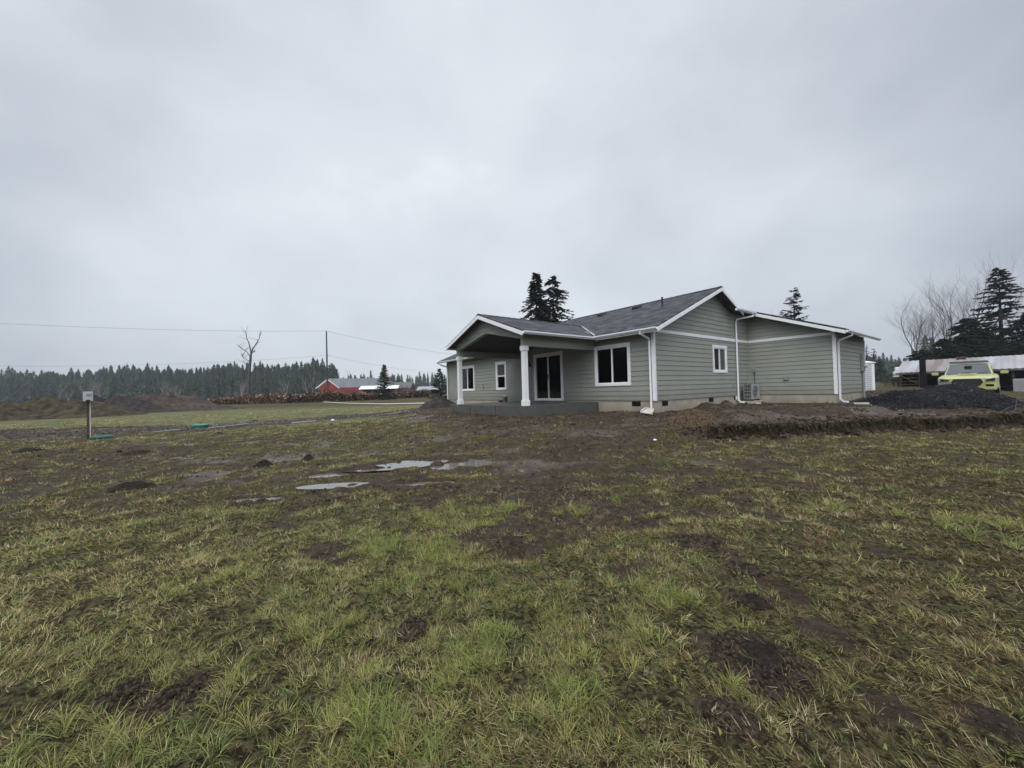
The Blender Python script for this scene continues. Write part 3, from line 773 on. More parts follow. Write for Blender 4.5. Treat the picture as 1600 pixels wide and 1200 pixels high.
for px, py, rx_, hh, lab in ((205, 763, .36, .10, 'dark molehill on the lawn, largest of the left-hand ones'), (44, 709, .42, .10, 'dark molehill at the left near the signpost'), (480, 719, .22, .12, 'small dark molehill left of the puddles, pointed top'),
                             (412, 731, .22, .10, 'small dark molehill between the pointed one and the wide dark one'), (215, 710, .42, .08, 'long low dark molehill on the lawn right of the signpost'),
                             (1188, 1030, .19, .05, 'crumbly black molehill in the near lawn, nearest the viewer'), (1168, 888, .10, .035, 'little black molehill on the near right lawn'), (1178, 940, .11, .04, 'little black molehill just beyond the crumbly nearest one')):
    p = gp(px, py, .05 if py < 720 else 0)
    mound('molehill', p.x, p.y, rx_, rx_ * .75, hh, rnd.uniform(0, 3), int(px), M_MOLE, lab, 'molehill', 'molehills on the lawn', n=44, rough=.35, nsc=.5)
p = gp(1088, 682, .1)
sod = mound('sod_clump', p.x + .1, p.y + .25, .85, .45, .46, -.05, 23, M_SOD, 'torn brown clump of dead sod at the left end of the cut bank', 'sod clump', n=60, rough=.3)
# dead grass fibres of the clump
V = []; fcs = []
me = sod.data
mbs = MB()
for k in range(900):
    vtx = me.vertices[rnd.randrange(len(me.vertices))].co
    if vtx.z < .10: continue
    a = rnd.uniform(-2.4, -.7); l = rnd.uniform(.08, .26)
    w = Vector((math.cos(a + 1.57), math.sin(a + 1.57), 0)) * .005
    q1 = Vector(vtx) + Vector((math.cos(a) * l * .5, math.sin(a) * l * .5, .02)); q2 = q1 + Vector((math.cos(a) * l * .3, math.sin(a) * l * .3, -l * .5))
    mbs.add([vtx - w, vtx + w, q1 + w, q1 - w, q2], [(0, 1, 2, 3), (3, 2, 4)])
mbs.build('dead_grass', mat('dead_grass_fibre', (.17, .125, .07), .7, .5, 25), sod)

# ------------------------------------------------------------------ the house
house = empty('house', (HX, HY, HZ), HA, 'single storey sage green house with white trim and a gabled back porch', 'house')
EXP = 0.178
PM = 0.417
def front_z(x): return 2.5 + PM * (x + .45)
RIDX, RIDZ = 4.3, 2.5 + PM * 4.75
def back_z(x): return RIDZ - PM * (x - RIDX)
PG = .385
def gar_z(y): return 2.5 + PG * (y + 3.68)

def boards(mb, O, d, n, z0, z1, spans, openings=(), cuts=()):
    """lap siding: O origin (x,y), d along, n outward; spans: list of (lo(z), hi(z)); openings (u0,u1,z0,z1)"""
    def P(u, z, o): return (O[0] + d[0] * u + n[0] * o, O[1] + d[1] * u + n[1] * o, z)
    zs = set([z0, z1]); k = 0
    while z0 + k * EXP < z1: zs.add(z0 + k * EXP); k += 1
    for op in openings:
        for z in op[2:4]:
            if z0 < z < z1: zs.add(z)
    for z in cuts:
        if z0 < z < z1: zs.add(z)
    k = 0
    while z0 + (k + .955) * EXP < z1: zs.add(z0 + (k + .955) * EXP); k += 1
    zs = sorted(zs)
    for a, b in zip(zs[:-1], zs[1:]):
        if b - a < 1e-4: continue
        za = z0 + math.floor((a - z0 + 1e-5) / EXP) * EXP
        def off(z):
            f = (z - za) / EXP
            return .004 + .017 * (1 - f) if f < .955 else -.010
        oa = off(a + 1e-4); ob = off(b - 1e-4)
        zm = (a + b) / 2
        for lo, hi in spans:
            la, lb, ha, hb = lo(a + 1e-4), lo(b - 1e-4), hi(a + 1e-4), hi(b - 1e-4)
            if ha - la < .002 and hb - lb < .002: continue
            hb = max(hb, lb); ha = max(ha, la)
            iv_ = [(la, lb, ha, hb)]
            for u0, u1, w0, w1 in openings:
                if w0 < zm < w1:
                    nx_ = []
                    for (p0, p1, q0, q1) in iv_:
                        if u0 >= max(q0, q1) or u1 <= min(p0, p1): nx_.append((p0, p1, q0, q1)); continue
                        if u0 > p0: nx_.append((p0, p1, u0, u0))
                        if u1 < q0: nx_.append((u1, u1, q0, q1))
                    iv_ = nx_
            for p0, p1, q0, q1 in iv_:
                flip = (d[0] * n[1] - d[1] * n[0]) > 0
                q = [P(p0, a, oa), P(q0, a, oa), P(q1, b, ob), P(p1, b, ob)]
                mb.add(q[::-1] if flip else q, [(0, 1, 2, 3)])
                if abs(a - za) < 1e-5:
                    q = [P(p0, a, -.010), P(q0, a, -.010), P(q0, a, oa), P(p0, a, oa)]
                    mb.add(q[::-1] if flip else q, [(0, 1, 2, 3)])
    return mb
cst = lambda v: (lambda z: v)
# openings on the front wall, along y (local): (y0,y1,z0,z1) outer trim sizes
W_BIG = (.96, 2.64, .56, 2.14)
W_SLIDER = (4.45, 6.38, .03, 2.16)
W_NARROW = (8.62, 9.55, .53, 2.03)
W_LEFT = (11.75, 13.4, .53, 2.03)
W_SMALL = (4.27, 5.52, 1.0, 2.15)      # on the gable wall, along x
CAS = .09
def op(w): return (w[0] + CAS * .6, w[1] - CAS * .6, w[2] + CAS * .6, w[3] - CAS * .6)

mb = MB()
boards(mb, (0, 0), (0, 1), (-1, 0), 0, 2.62, [(cst(.0), cst(15.1))], [op(W_BIG), op(W_SLIDER), op(W_NARROW), op(W_LEFT)])
boards(mb, (0, 0), (0, 1), (-1, 0), EXP * 15, EXP * 15 + .16, [(cst(2.85), cst(7.1))])
mb.build('front_wall', M_SIDING, house)
mb = MB()
glo = lambda z: max(0.0, (z + .08 - 2.5) / PM - .45)
ghi = lambda z: 7.75 if z < 3.66 else min(7.75, RIDX + (RIDZ - .08 - z) / PM)
boards(mb, (0, 0), (1, 0), (0, -1), 0, 4.36, [(glo, ghi)], [op(W_SMALL)], cuts=(3.66,))
mb.build('gable_wall', M_SIDING, house)
mb = MB()
boards(mb, (7.75, 0), (0, 1), (-1, 0), 0, 3.62, [(lambda z: -3.23 if z < 2.56 else max(-3.23, (z + .10 - 2.5) / PG - 3.68), cst(-.02))])
boards(mb, (7.75, -3.23), (1, 0), (0, -1), 0, 2.58, [(cst(0), cst(4.9))])
mb.quad((12.65, -3.23, 0), (12.65, 6.2, 0), (12.65, 6.2, 2.6), (12.65, -3.23, 2.6))
mb.build('garage_wall', M_SIDING, house)
mb = MB()
mb.quad((0, 15.1, 0), (0, 15.1, 2.6), (8.6, 15.1, 2.6), (8.6, 15.1, 0))
mb.add([(0, 15.1, 2.6), (8.6, 15.1, 2.6), (4.3, 15.1, 4.4)], [(0, 2, 1)])
mb.quad((8.6, 15.1, 0), (8.6, 15.1, 2.6), (8.6, 6.2, 2.6), (8.6, 6.2, 0)); mb.quad((8.6, 6.2, 0), (8.6, 6.2, 2.6), (12.65, 6.2, 2.6), (12.65, 6.2, 0))
mb.build('rear_wall', M_SIDING, house)
# dark unlit rooms behind the glass
mb = MB()
x0, x1, y0, y1, z1 = .16, 8.45, .16, 14.95, 2.5
for ya, yb in ((y0, 3.4), (3.42, 8.0), (8.02, 10.6), (10.62, y1)):
    xb = 5.0
    mb.quad((xb, ya, 0), (xb, yb, 0), (xb, yb, z1), (xb, ya, z1))
    mb.quad((x0, ya, z1), (xb, ya, z1), (xb, yb, z1), (x0, yb, z1))
    mb.quad((x0, ya, 0), (x0, ya, z1), (xb, ya, z1), (xb, ya, 0)); mb.quad((x0, yb, 0), (xb, yb, 0), (xb, yb, z1), (x0, yb, z1))
mb.quad((5.05, 3, 0), (7.7, 3, 0), (7.7, 3, z1), (5.05, 3, z1)); mb.quad((5.05, .16, z1), (7.7, .16, z1), (7.7, 3, z1), (5.05, 3, z1))
mb.quad((5.05, .16, 0), (5.05, 3, 0), (5.05, 3, z1), (5.05, .16, z1)); mb.quad((7.7, .16, 0), (7.7, 3, 0), (7.7, 3, z1), (7.7, .16, z1))
mb.build('interior_wall', M_DRYWALL, house)
MB().quad((.02, .02, .01), (8.5, .02, .01), (8.5, 15, .01), (.02, 15, .01)).build('interior_floor', M_FLOORIN, house)
# foundation
mb = MB()
mb.box(.015, 8.58, .015, 15.08, -.75, -.002); mb.box(7.765, 12.63, -3.215, 6.1, -.75, -.004)
fo = mb.build('foundation', M_CONC, house)
def vent(loc, along, w=.36, h=.17):
    m_ = MB()
    if along == 'y': m_.box(.0, .03, loc - w / 2, loc + w / 2, -.03 - h, -.03)
    else: m_.box(loc - w / 2, loc + w / 2, .0, .03, -.03 - h, -.03)
    m_.build('foundation_vent', M_DARK, house)
for q in (.78, 9.2): vent(q, 'y')
for q in (.62, 4.05): vent(q, 'x')
vent(6.3, 'x', .26, .16)
MB().box(6.30, 6.46, -.012, .0, -.2, -.02).build('vent_cover', M_WHITE, house)

# roofs: shingle slab above, painted soffit below
def slab(poly_xy, zf, name, m, th, off):
    m_ = MB(); pts = [(x, y, zf(x, y) + off) for x, y in poly_xy]
    m_.prism([(a, b, c - th) for a, b, c in pts], (0, 0, th))
    return m_.build(name, m, house)
PC, PH, PE, PR = 4.97, 2.70, 2.47, 3.45       # porch: ridge y, half width, eave z, ridge z
PS = (PR - PE) / PH
def porch_z(y): return PR - PS * abs(y - PC)
xr = (PR - 2.5) / PM - .45
xe = -.45
FS = [(xe, -.45), (RIDX, -.45), (RIDX, 15.55), (xe, 15.55), (xe, PC + PH), (xr, PC), (xe, PC - PH)]
roof = slab(FS, lambda x, y: front_z(x), 'main_roof', M_SHINGLE, .045, .015)
BS = [(RIDX, -.45), (6.2, -.45), (6.2, 1.55), (9.05, 1.55), (9.05, 15.55), (RIDX, 15.55)]
slab(BS, lambda x, y: back_z(x), 'main_roof', M_SHINGLE, .045, .015)
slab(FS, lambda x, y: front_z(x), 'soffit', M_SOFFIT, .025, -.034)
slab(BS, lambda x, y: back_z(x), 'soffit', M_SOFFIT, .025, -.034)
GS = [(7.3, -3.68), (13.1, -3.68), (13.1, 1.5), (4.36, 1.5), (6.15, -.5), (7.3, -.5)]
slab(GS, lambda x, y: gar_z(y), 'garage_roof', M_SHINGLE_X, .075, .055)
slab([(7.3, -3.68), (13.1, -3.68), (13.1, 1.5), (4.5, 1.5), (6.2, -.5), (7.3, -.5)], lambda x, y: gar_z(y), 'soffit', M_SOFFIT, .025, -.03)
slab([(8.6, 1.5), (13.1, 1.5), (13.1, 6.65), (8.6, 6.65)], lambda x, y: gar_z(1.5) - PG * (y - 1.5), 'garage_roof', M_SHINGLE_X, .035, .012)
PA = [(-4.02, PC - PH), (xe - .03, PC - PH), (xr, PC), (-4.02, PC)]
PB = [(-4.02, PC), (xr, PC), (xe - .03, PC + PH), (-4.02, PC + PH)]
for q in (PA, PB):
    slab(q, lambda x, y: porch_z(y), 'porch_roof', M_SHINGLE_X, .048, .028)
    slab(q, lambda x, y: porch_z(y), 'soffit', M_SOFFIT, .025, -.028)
# ridge caps
m_ = MB(); n_ = 52
for k in range(n_):
    ya = -.46 + k * (16.0 / n_); yb = ya + 16.0 / n_ + .02
    for sg in (-1, 1):
        m_.quad((RIDX, ya, RIDZ + .046), (RIDX, yb, RIDZ + .036), (RIDX + sg * .15, yb, RIDZ + .028 - PM * .15), (RIDX + sg * .15, ya, RIDZ + .038 - PM * .15))
m_.build('ridge_cap', M_SHINGLE, house)
m_ = MB(); n_ = 20; l_ = xr + 4.0
for k in range(n_):
    xa = -4.03 + k * l_ / n_; xb = xa + l_ / n_ + .02
    for sg in (-1, 1):
        m_.quad((xa, PC, PR + .056), (xb, PC, PR + .046), (xb, PC + sg * .15, PR + .038 - PS * .15), (xa, PC + sg * .15, PR + .048 - PS * .15))
m_.build('ridge_cap', M_SHINGLE_X, house)
# valley flashing, slightly proud of the shingles
for sg in (-1, 1):
    a = Vector((xr, PC, PR + .034)); b = Vector((xe, PC + sg * PH, PE + .058))
    m_ = MB(); dx_ = Vector((.055, sg * -.03, 0))
    up = Vector((0, 0, .012))
    m_.add([a - dx_ * 0, a + Vector((.05, 0, .02)), b + Vector((.08, 0, .035)), b], [(0, 1, 2, 3)] if sg > 0 else [(3, 2, 1, 0)])
    m_.build('valley_flashing', M_FLASH, house)
# white rake boards and fascia
def sloped_board(name, a, b, h, th, nrm, m=M_WHITE, drop=.028):
    a, b = Vector(a), Vector(b); n_v = Vector(nrm) * th
    m_ = MB(); m_.prism([a - Vector((0, 0, drop + h)), b - Vector((0, 0, drop + h)), b - Vector((0, 0, drop)), a - Vector((0, 0, drop))], n_v)
    return m_.build(name, m, house)
RH = .135
sloped_board('rake_board', (xe, -.45, 2.5), (RIDX, -.45, RIDZ), RH, .028, (0, -1, 0))
sloped_board('rake_board', (RIDX, -.45, RIDZ), (6.25, -.45, back_z(6.25)), RH, .028, (0, -1, 0))
sloped_board('rake_board', (xe, 15.578, 2.5), (RIDX, 15.578, RIDZ), RH, .028, (0, -1, 0))
sloped_board('rake_board', (7.3, -3.68, gar_z(-3.68)), (7.3, -.42, gar_z(-.42)), RH, .028, (-1, 0, 0), drop=.02)
sloped_board('rake_board', (-4.02, PC - PH, PE), (-4.02, PC, PR), RH, .028, (-1, 0, 0), drop=.02)
sloped_board('rake_board', (-4.02, PC, PR), (-4.02, PC + PH, PE), RH, .028, (-1, 0, 0), drop=.02)
sloped_board('fascia_board', (xe - .004, PC - PH - .05, 2.49), (xe - .004, -.44, 2.49), .13, .02, (1, 0, 0), M_WHITE)
# gutters: profile prisms
def gutter(a, b, out, zt, name='gutter', m=M_GUTTER):
    a, b, out = Vector(a), Vector(b), Vector(out)
    prof = [(.0, -.10), (.055, -.10), (.085, -.06), (.105, -.045), (.105, 0), (.094, 0), (.094, -.03), (.05, -.085), (.012, -.085), (.012, -.005), (0, -.005)]
    P_ = [a + out * o + Vector((0, 0, zt + z)) for o, z in prof]
    m_ = MB(); m_.prism(P_, b - a)
    return m_.build(name, m, house)
GZ = 2.485
gutter((xe - .006, -.46, 0), (xe - .006, PC - PH - .06, 0), (-1, 0, 0), GZ)
gutter((xe - .006, PC + PH + .06, 0), (xe - .006, 15.55, 0), (-1, 0, 0), GZ)
gutter((-4.03, PC - PH - .004, 0), (xe, PC - PH - .004, 0), (0, -1, 0), PE - .005)
gutter((-4.03, PC + PH + .004, 0), (xe, PC + PH + .004, 0), (0, 1, 0), PE - .005)
gutter((7.28, -3.69, 0), (13.1, -3.69, 0), (0, -1, 0), GZ + .01)
gutter((5.35, -.51, 0), (7.6, -.51, 0), (0, -1, 0), gar_z(-.5) - .005)
# downspouts
def downspout(pts, r=.042):
    m_ = MB(); m_.tube(pts, r, 4); return m_.build('downspout', M_GUTTER, house)
downspout([(xe - .06, .18, 2.40), (xe - .06, .18, 2.33), (-.11, .12, 2.17), (-.07, .115, 2.10), (-.07, .115, -.30), (-.13, .10, -.42), (-.22, .09, -.45)])
downspout([(xe - .06, 15.2, 2.40), (xe - .06, 15.2, 2.30), (-.10, 15.0, 2.14), (-.07, 15.0, 2.06), (-.07, 15.0, -.30), (-.2, 15.0, -.38)])
downspout([(7.0, -.56, gar_z(-.5) - .1), (7.0, -.56, gar_z(-.5) - .2), (6.45, -.12, 3.40), (6.42, -.07, 3.30), (6.42, -.07, -.22), (6.46, -.15, -.31), (6.55, -.26, -.32)])
downspout([(7.95, -3.74, 2.39), (7.95, -3.74, 2.32), (7.95, -3.36, 2.17), (7.95, -3.30, 2.08), (7.95, -3.30, -.22), (7.97, -3.4, -.32), (8.0, -3.55, -.33)])
# belly band and corner boards
bd = MB()
bd.box(-.02, 7.728, -.036, -.004, 2.40, 2.515); bd.build('belly_band', M_WHITE, house)
bd = MB(); bd.box(7.714, 7.746, -3.25, -.04, 2.40, 2.515); bd.build('belly_band', M_WHITE, house)
def corner(x, y, z0, z1, sx, sy, m=M_WHITE):
    m_ = MB(); w = .072
    m_.box(*(sorted((x, x + sx * w))), *(sorted((y, y - sy * .034))), z0, z1)
    m_.box(*(sorted((x, x - sx * .034))), *(sorted((y - sy * .034, y + sy * w))), z0, z1)
    return m_.build('corner_board', m, house)
MB().box(7.70, 7.752, -.05, .0, -.01, 3.68).build('corner_trim', M_SIDING, house)
corner(0, 0, -.005, 2.44, 1, 1)
corner(7.75, -3.23, -.005, 2.395, 1, 1)
corner(12.65, -3.23, -.005, 2.44, -1, 1)
corner(0, 15.1, -.005, 2.44, 1, -1, M_SIDING)

# windows and door
def window(w, axis, kind):
    """axis 'y': front wall, u along y, outward -x ; axis 'x': gable wall, u along x, outward -y"""
    u0, u1, z0, z1 = w
    def B(m_, a, b, c, d, o0, o1):       # along a..b, z c..d, outward from o0 to o1
        if axis == 'y': m_.box(-o1, -o0, a, b, c, d)
        else: m_.box(a, b, -o1, -o0, c, d)
    cs_ = MB()
    B(cs_, u0, u0 + CAS, z0, z1, .0, .038); B(cs_, u1 - CAS, u1, z0, z1, .0, .038)
    B(cs_, u0 - .02, u1 + .02, z1 - CAS - .01, z1 + .01, .0, .044)
    if kind != 'slider': B(cs_, u0 + CAS, u1 - CAS, z0, z0 + CAS, .0, .038)
    win = cs_.build('sliding_door' if kind == 'slider' else 'window', M_WHITE, house)
    a0, a1, b0, b1 = u0 + CAS, u1 - CAS, z0 + (CAS if kind != 'slider' else 0), z1 - CAS - .01
    fr = MB(); t = .04 if kind != 'slider' else .055
    B(fr, a0, a0 + t, b0, b1, -.06, .022); B(fr, a1 - t, a1, b0, b1, -.06, .022)
    B(fr, a0 + t, a1 - t, b0, b0 + t, -.06, .022); B(fr, a0 + t, a1 - t, b1 - t, b1, -.06, .022)
    mid = (a0 + a1) / 2; zm = (b0 + b1) / 2
    if kind == 'hung': B(fr, a0 + t, a1 - t, zm - .03, zm + .03, -.05, .012)
    else: B(fr, mid - .028, mid + .028, b0 + t, b1 - t, -.05, .012)
    fr.build('frame', M_VINYL, win)
    if kind == 'hung': cells = [(a0 + t, a1 - t, b0 + t, zm - .03), (a0 + t, a1 - t, zm + .03, b1 - t)]
    else: cells = [(a0 + t, mid - .028, b0 + t, b1 - t), (mid + .028, a1 - t, b0 + t, b1 - t)]
    for k, (p0, p1, q0, q1) in enumerate(cells):
        o = -.02 if k == 0 else -.012
        g_ = MB()
        if axis == 'y': g_.quad((-o, p0, q0), (-o, p0, q1), (-o, p1, q1), (-o, p1, q0))
        else: g_.quad((p0, -o, q0), (p1, -o, q0), (p1, -o, q1), (p0, -o, q1))
        g_.build('pane', M_GLASS, win)
    if kind == 'slider':
        h = MB(); B(h, mid - .02, mid + .02, .95, 1.2, .012, .05); h.build('handle', M_BLACKMETAL, win)
        s_ = MB(); B(s_, u0, u1, -.02, .03, .0, .06); s_.build('sill', M_WHITE, win)
    return win, cells
def screen(win, axis, cell):
    p0, p1, q0, q1 = cell; o = .004
    g_ = MB()
    if axis == 'y': g_.quad((-o, p0, q0), (-o, p0, q1), (-o, p1, q1), (-o, p1, q0))
    else: g_.quad((p0, -o, q0), (p1, -o, q0), (p1, -o, q1), (p0, -o, q1))
    g_.build('screen', M_SCREEN, win)
w_, c_ = window(W_BIG, 'y', 'wide')
w_, c_ = window(W_SLIDER, 'y', 'slider')
w_, c_ = window(W_NARROW, 'y', 'hung'); screen(w_, 'y', c_[1])
w_, c_ = window(W_LEFT, 'y', 'wide')
w_, c_ = window(W_SMALL, 'x', 'wide'); screen(w_, 'x', c_[1])

# porch: gable wall with a vaulted opening, beams, ceiling, columns
CY0, CY1, CX = PC - 2.25, PC + 2.25, -3.6
def under(y): return porch_z(y) - .06
IN0, INZ0, INZ1 = 2.12, 2.29, 2.76
def vin(dy): return INZ1 - (INZ1 - INZ0) * abs(dy) / IN0
m_ = MB()
for sg in (-1, 1):
    poly = [(PC, INZ1), (PC + sg * IN0, INZ0), (PC + sg * 2.36, INZ0), (PC + sg * 2.36, under(PC + 2.36)), (PC, under(PC))]
    pts = [(CX - .085, y, z) for y, z in poly]
    if sg > 0: pts = pts[::-1]
    m_.prism(pts, (.17, 0, 0))
m_.build('porch_gable', M_SIDING, house)
m_ = MB()
zB = INZ0 - .0
def out_(z): return max(0.0, min(2.36, (PR - .06 - z) / PS))
def in_(z): return 0.0 if z >= INZ1 else max(0.0, IN0 * (INZ1 - z) / (INZ1 - INZ0))
boards(m_, (CX - .087, PC), (0, 1), (-1, 0), INZ0, PR - .07, [(in_, lambda z: max(out_(z), in_(z))), (lambda z: -max(out_(z), in_(z)), lambda z: -in_(z))], cuts=(INZ1, under(PC + 2.36)))
m_.build('porch_siding', M_SIDING, house)
m_ = MB()
for y in (CY0, CY1):
    m_.box(CX + .09, -.02, y - .08, y + .08, 2.02, 2.44)
    m_.box(CX - .09, CX + .09, y - .085, y + .085, 2.03, INZ0 - .002)
m_.build('porch_beam', M_SIDING, house)
m_ = MB()
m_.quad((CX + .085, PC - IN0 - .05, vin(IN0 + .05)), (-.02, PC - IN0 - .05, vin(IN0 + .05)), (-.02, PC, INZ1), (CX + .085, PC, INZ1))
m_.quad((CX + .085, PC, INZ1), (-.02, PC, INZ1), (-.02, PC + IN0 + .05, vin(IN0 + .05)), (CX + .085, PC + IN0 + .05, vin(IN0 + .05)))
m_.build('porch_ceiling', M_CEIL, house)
for y in (CY0, CY1):
    m_ = MB(); m_.box(CX - .082, CX + .082, y - .082, y + .082, -.06, 2.03)
    c_ = m_.build('porch_column', M_WHITE, house)
    m_ = MB(); m_.box(CX - .112, CX + .112, y - .112, y + .112, -.058, .14); m_.build('column_base', M_WHITE, c_, bevel=.008)
    m_ = MB(); m_.box(CX - .112, CX + .112, y - .112, y + .112, 1.86, 2.028); m_.build('column_capital', M_WHITE, c_, bevel=.008)
# small fittings
def fit(name, x0, x1, y0, y1, z0, z1, m, bev=.006): return MB().box(x0, x1, y0, y1, z0, z1).build(name, m, house, bevel=bev)
pl = fit('porch_light', -.10, -.02, 6.62, 6.72, 1.62, 1.84, M_BLACKMETAL)
fit('outlet_box', -.06, -.0, 6.6, 6.69, .38, .5, M_GREYPLASTIC)
fit('outlet_box', -.07, -.0, 10.75, 10.84, .62, .85, M_GREYPLASTIC)
fit('outlet_box', 6.02, 6.10, -.06, 0, .42, .56, M_GREYPLASTIC)
fit('dryer_vent', 7.68, 7.752, -1.62, -1.42, .62, .78, mat('siding_vent_plastic', (.22, .235, .215), .5, .05))
fit('disconnect_box', 7.66, 7.752, -.34, -.22, 1.02, 1.24, M_GREYPLASTIC)
MB().tube([(7.70, -.28, 1.02), (7.70, -.28, .1)], .012, 6).build('conduit', M_BLACKMETAL, house)
fit('electric_meter', 11.75, 12.1, -3.36, -3.25, .95, 1.75, M_GREYMETAL)
MB().lathe(0, 0, [(.10, 0), (.10, .07), (.07, .1)], 14).build('meter_dial', M_PVC, house, loc=(11.92, -3.37, 1.2)).rotation_euler = (R(90), 0, 0)
MB().tube([(11.92, -3.3, .95), (11.92, -3.3, -.2), (11.98, -3.36, -.5)], .04, 8).build('conduit', M_GREYMETAL, house)
# roof vents and pipe
for y in (3.05, 5.1):
    xv = 3.55; m_ = MB()
    m_.add([(xv - .16, y - .17, front_z(xv - .16) + .02), (xv - .16, y + .17, front_z(xv - .16) + .02), (xv + .2, y + .17, front_z(xv + .2) + .02), (xv + .2, y - .17, front_z(xv + .2) + .02),
            (xv - .16, y - .15, front_z(xv - .16) + .12), (xv - .16, y + .15, front_z(xv - .16) + .12), (xv + .16, y + .15, front_z(xv + .16) + .06), (xv + .16, y - .15, front_z(xv + .16) + .06)],
           [(3, 2, 1, 0), (4, 5, 6, 7), (0, 1, 5, 4), (1, 2, 6, 5), (2, 3, 7, 6), (3, 0, 4, 7)])
    m_.build('roof_vent', M_BLACKMETAL, house)
xv, y = 2.55, 1.15
MB().lathe(xv, y, [(.10, front_z(xv) - .03), (.055, front_z(xv) + .07), (.04, front_z(xv) + .08), (.04, front_z(xv) + .42)], 12).build('vent_pipe', M_BLACKMETAL, house)

# patio slab
m_ = MB(); m_.box(-3.78, -.03, 2.5, 7.86, -1.0, -.06)
sl = m_.build('patio_slab', M_SLAB, None)
sl.location = (HX, HY, HZ); sl.rotation_euler = (0, 0, HA)
tag(sl, 'grey wet concrete patio slab under the back porch', 'patio')
m_ = MB()
for y in (4.3, 6.1): m_.box(-3.785, -3.775, y - .008, y + .008, -.8, -.065)
m_.build('form_seam', M_DARK, sl)

# heat pump
hp = empty('heat_pump', to_world(7.25, -.62, -.28), HA + R(90), 'grey outdoor heat pump unit in the corner beside the white downspout', 'heat pump')
hp.location = to_world(7.15, -.34, -.27)
hp.rotation_euler = (0, 0, HA + R(90))
m_ = MB(); m_.box(-.18, .18, -.44, .44, .06, .76); m_.build('cabinet', mat('heat_pump_paint', (.30, .31, .31), .45, .06), hp, bevel=.015)
m_ = MB()
m_.tube([(-.2, .12 + .26 * math.cos(a), .42 + .26 * math.sin(a)) for a in np.linspace(0, 6.28, 25)], .008, 5)
for rr in (.08, .14, .2): m_.tube([(-.195, .12 + rr * math.cos(a), .42 + rr * math.sin(a)) for a in np.linspace(0, 6.28, 21)], .005, 4)
for a in np.linspace(0, 5.76, 12): m_.tube([(-.195, .12 + .04 * math.cos(a), .42 + .04 * math.sin(a)), (-.195, .12 + .26 * math.cos(a), .42 + .26 * math.sin(a))], .005, 4)
m_.build('fan_grille', M_GREYMETAL, hp)
MB().tube([(-.176, .12, .42), (-.184, .12, .42)], .25, 24).build('fan', mat('fan_dark', (.05, .052, .055), .5, .2), hp)
m_ = MB()
for z in np.linspace(.12, .72, 5):
    m_.box(-.15, .15, .442, .452, z - .012, z + .012)
for x in np.linspace(-.13, .13, 5): m_.box(x - .008, x + .008, .442, .452, .1, .74)
m_.build('coil_guard', M_GREYMETAL, hp)
MB().box(-.15, .15, .4405, .4415, .09, .75).build('coil', M_DARK, hp)
for y in (-.32, .32): MB().box(-.2, .2, y - .03, y + .03, 0, .062).build('foot', M_BLACKMETAL, hp)
MB().box(-.32, .28, -.55, .55, -.07, 0.0).build('pad', M_CONC, hp)
MB().box(-.06, .08, -.50, -.46, .3, .42).build('valve_cover', M_BLACKMETAL, hp)
hp.location.z = HZ - .26

# splash blocks, paint can, scraps
def splash(x, y, rz, label):
    b = empty('splash_block', (x, y, hz(x, y) + .01), rz, label, 'splash block', 'splash blocks under the downspouts'); b.scale = (.62, .7, .8)
    m_ = MB(); m_.prism([(-.36, -.14, 0), (.36, -.2, 0), (.36, .2, 0), (-.36, .14, 0)], (0, 0, .03)); m_.build('tray', mat('pale_concrete', (.52, .49, .44), .8, .12, 6), b)
    m_ = MB()
    m_.prism([(-.36, -.14, .03), (.36, -.2, .03), (.36, -.16, .03), (-.36, -.10, .03)], (0, 0, .05)); m_.prism([(-.36, .10, .03), (.36, .16, .03), (.36, .2, .03), (-.36, .14, .03)], (0, 0, .05)); m_.prism([(-.36, -.10, .03), (-.32, -.10, .03), (-.32, .10, .03), (-.36, .10, .03)], (0, 0, .05))
    m_.build('rim', mat('pale_concrete', (.52, .49, .44), .8, .12, 6), b)
    return b
q = to_world(-.62, -.10); sb = splash(q.x, q.y, HA + R(180 + 12), 'tilted pale splash block below the downspout at the front house corner'); sb.rotation_euler = (R(-9), R(6), HA + R(205)); sb.location.z += .06; sb.scale = (1, 1, 1)
q = to_world(7.9, -3.95); splash(q.x, q.y, HA - R(80), 'pale splash block below the downspout at the garage corner')
q = to_world(6.6, -.62); splash(q.x, q.y, HA - R(110), 'pale splash block below the downspout beside the heat pump')
pc_ = empty('paint_can', to_world(-.75, 9.35 - 1.6, -.06), 0, 'teal cylindrical paint can standing on the patio by the wall', 'can')
MB().lathe(0, 0, [(.1, 0), (.1, .26)], 18).build('can_body', M_TEAL, pc_)
MB().lathe(0, 0, [(.104, .26), (.104, .29), (.095, .29)], 18).build('lid', M_WHITE, pc_)
for px, py, lab, s_ in ((520, 656, 'small white plastic scrap lying on the gravel trench', .11), (1023, 682, 'white stone chunk lying left of the dead sod clump', .055), (1518, 613, 'grey fabric scrap caught on the black gravel pile', .16)):
    p = gp(px, py, .25) if px != 1518 else dp(px, py, PILE[1] - .75)
    V = iv * np.array([1, .7, .5]) * s_ * rng.uniform(.7, 1.2, (len(iv), 1))
    o = np_mesh('scrap' if px != 1023 else 'stone', V, ifc.ravel(), np.arange(len(ifc)) * 3, None, M_WHITE if px != 1518 else mat('grey_cloth', (.16, .16, .165), .9, .2))
    o.location = (p.x, p.y, (hz(p.x, p.y) + s_ * .3) if px != 1518 else p.z)
    tag(o, lab, 'stone' if px == 1023 else 'scrap')

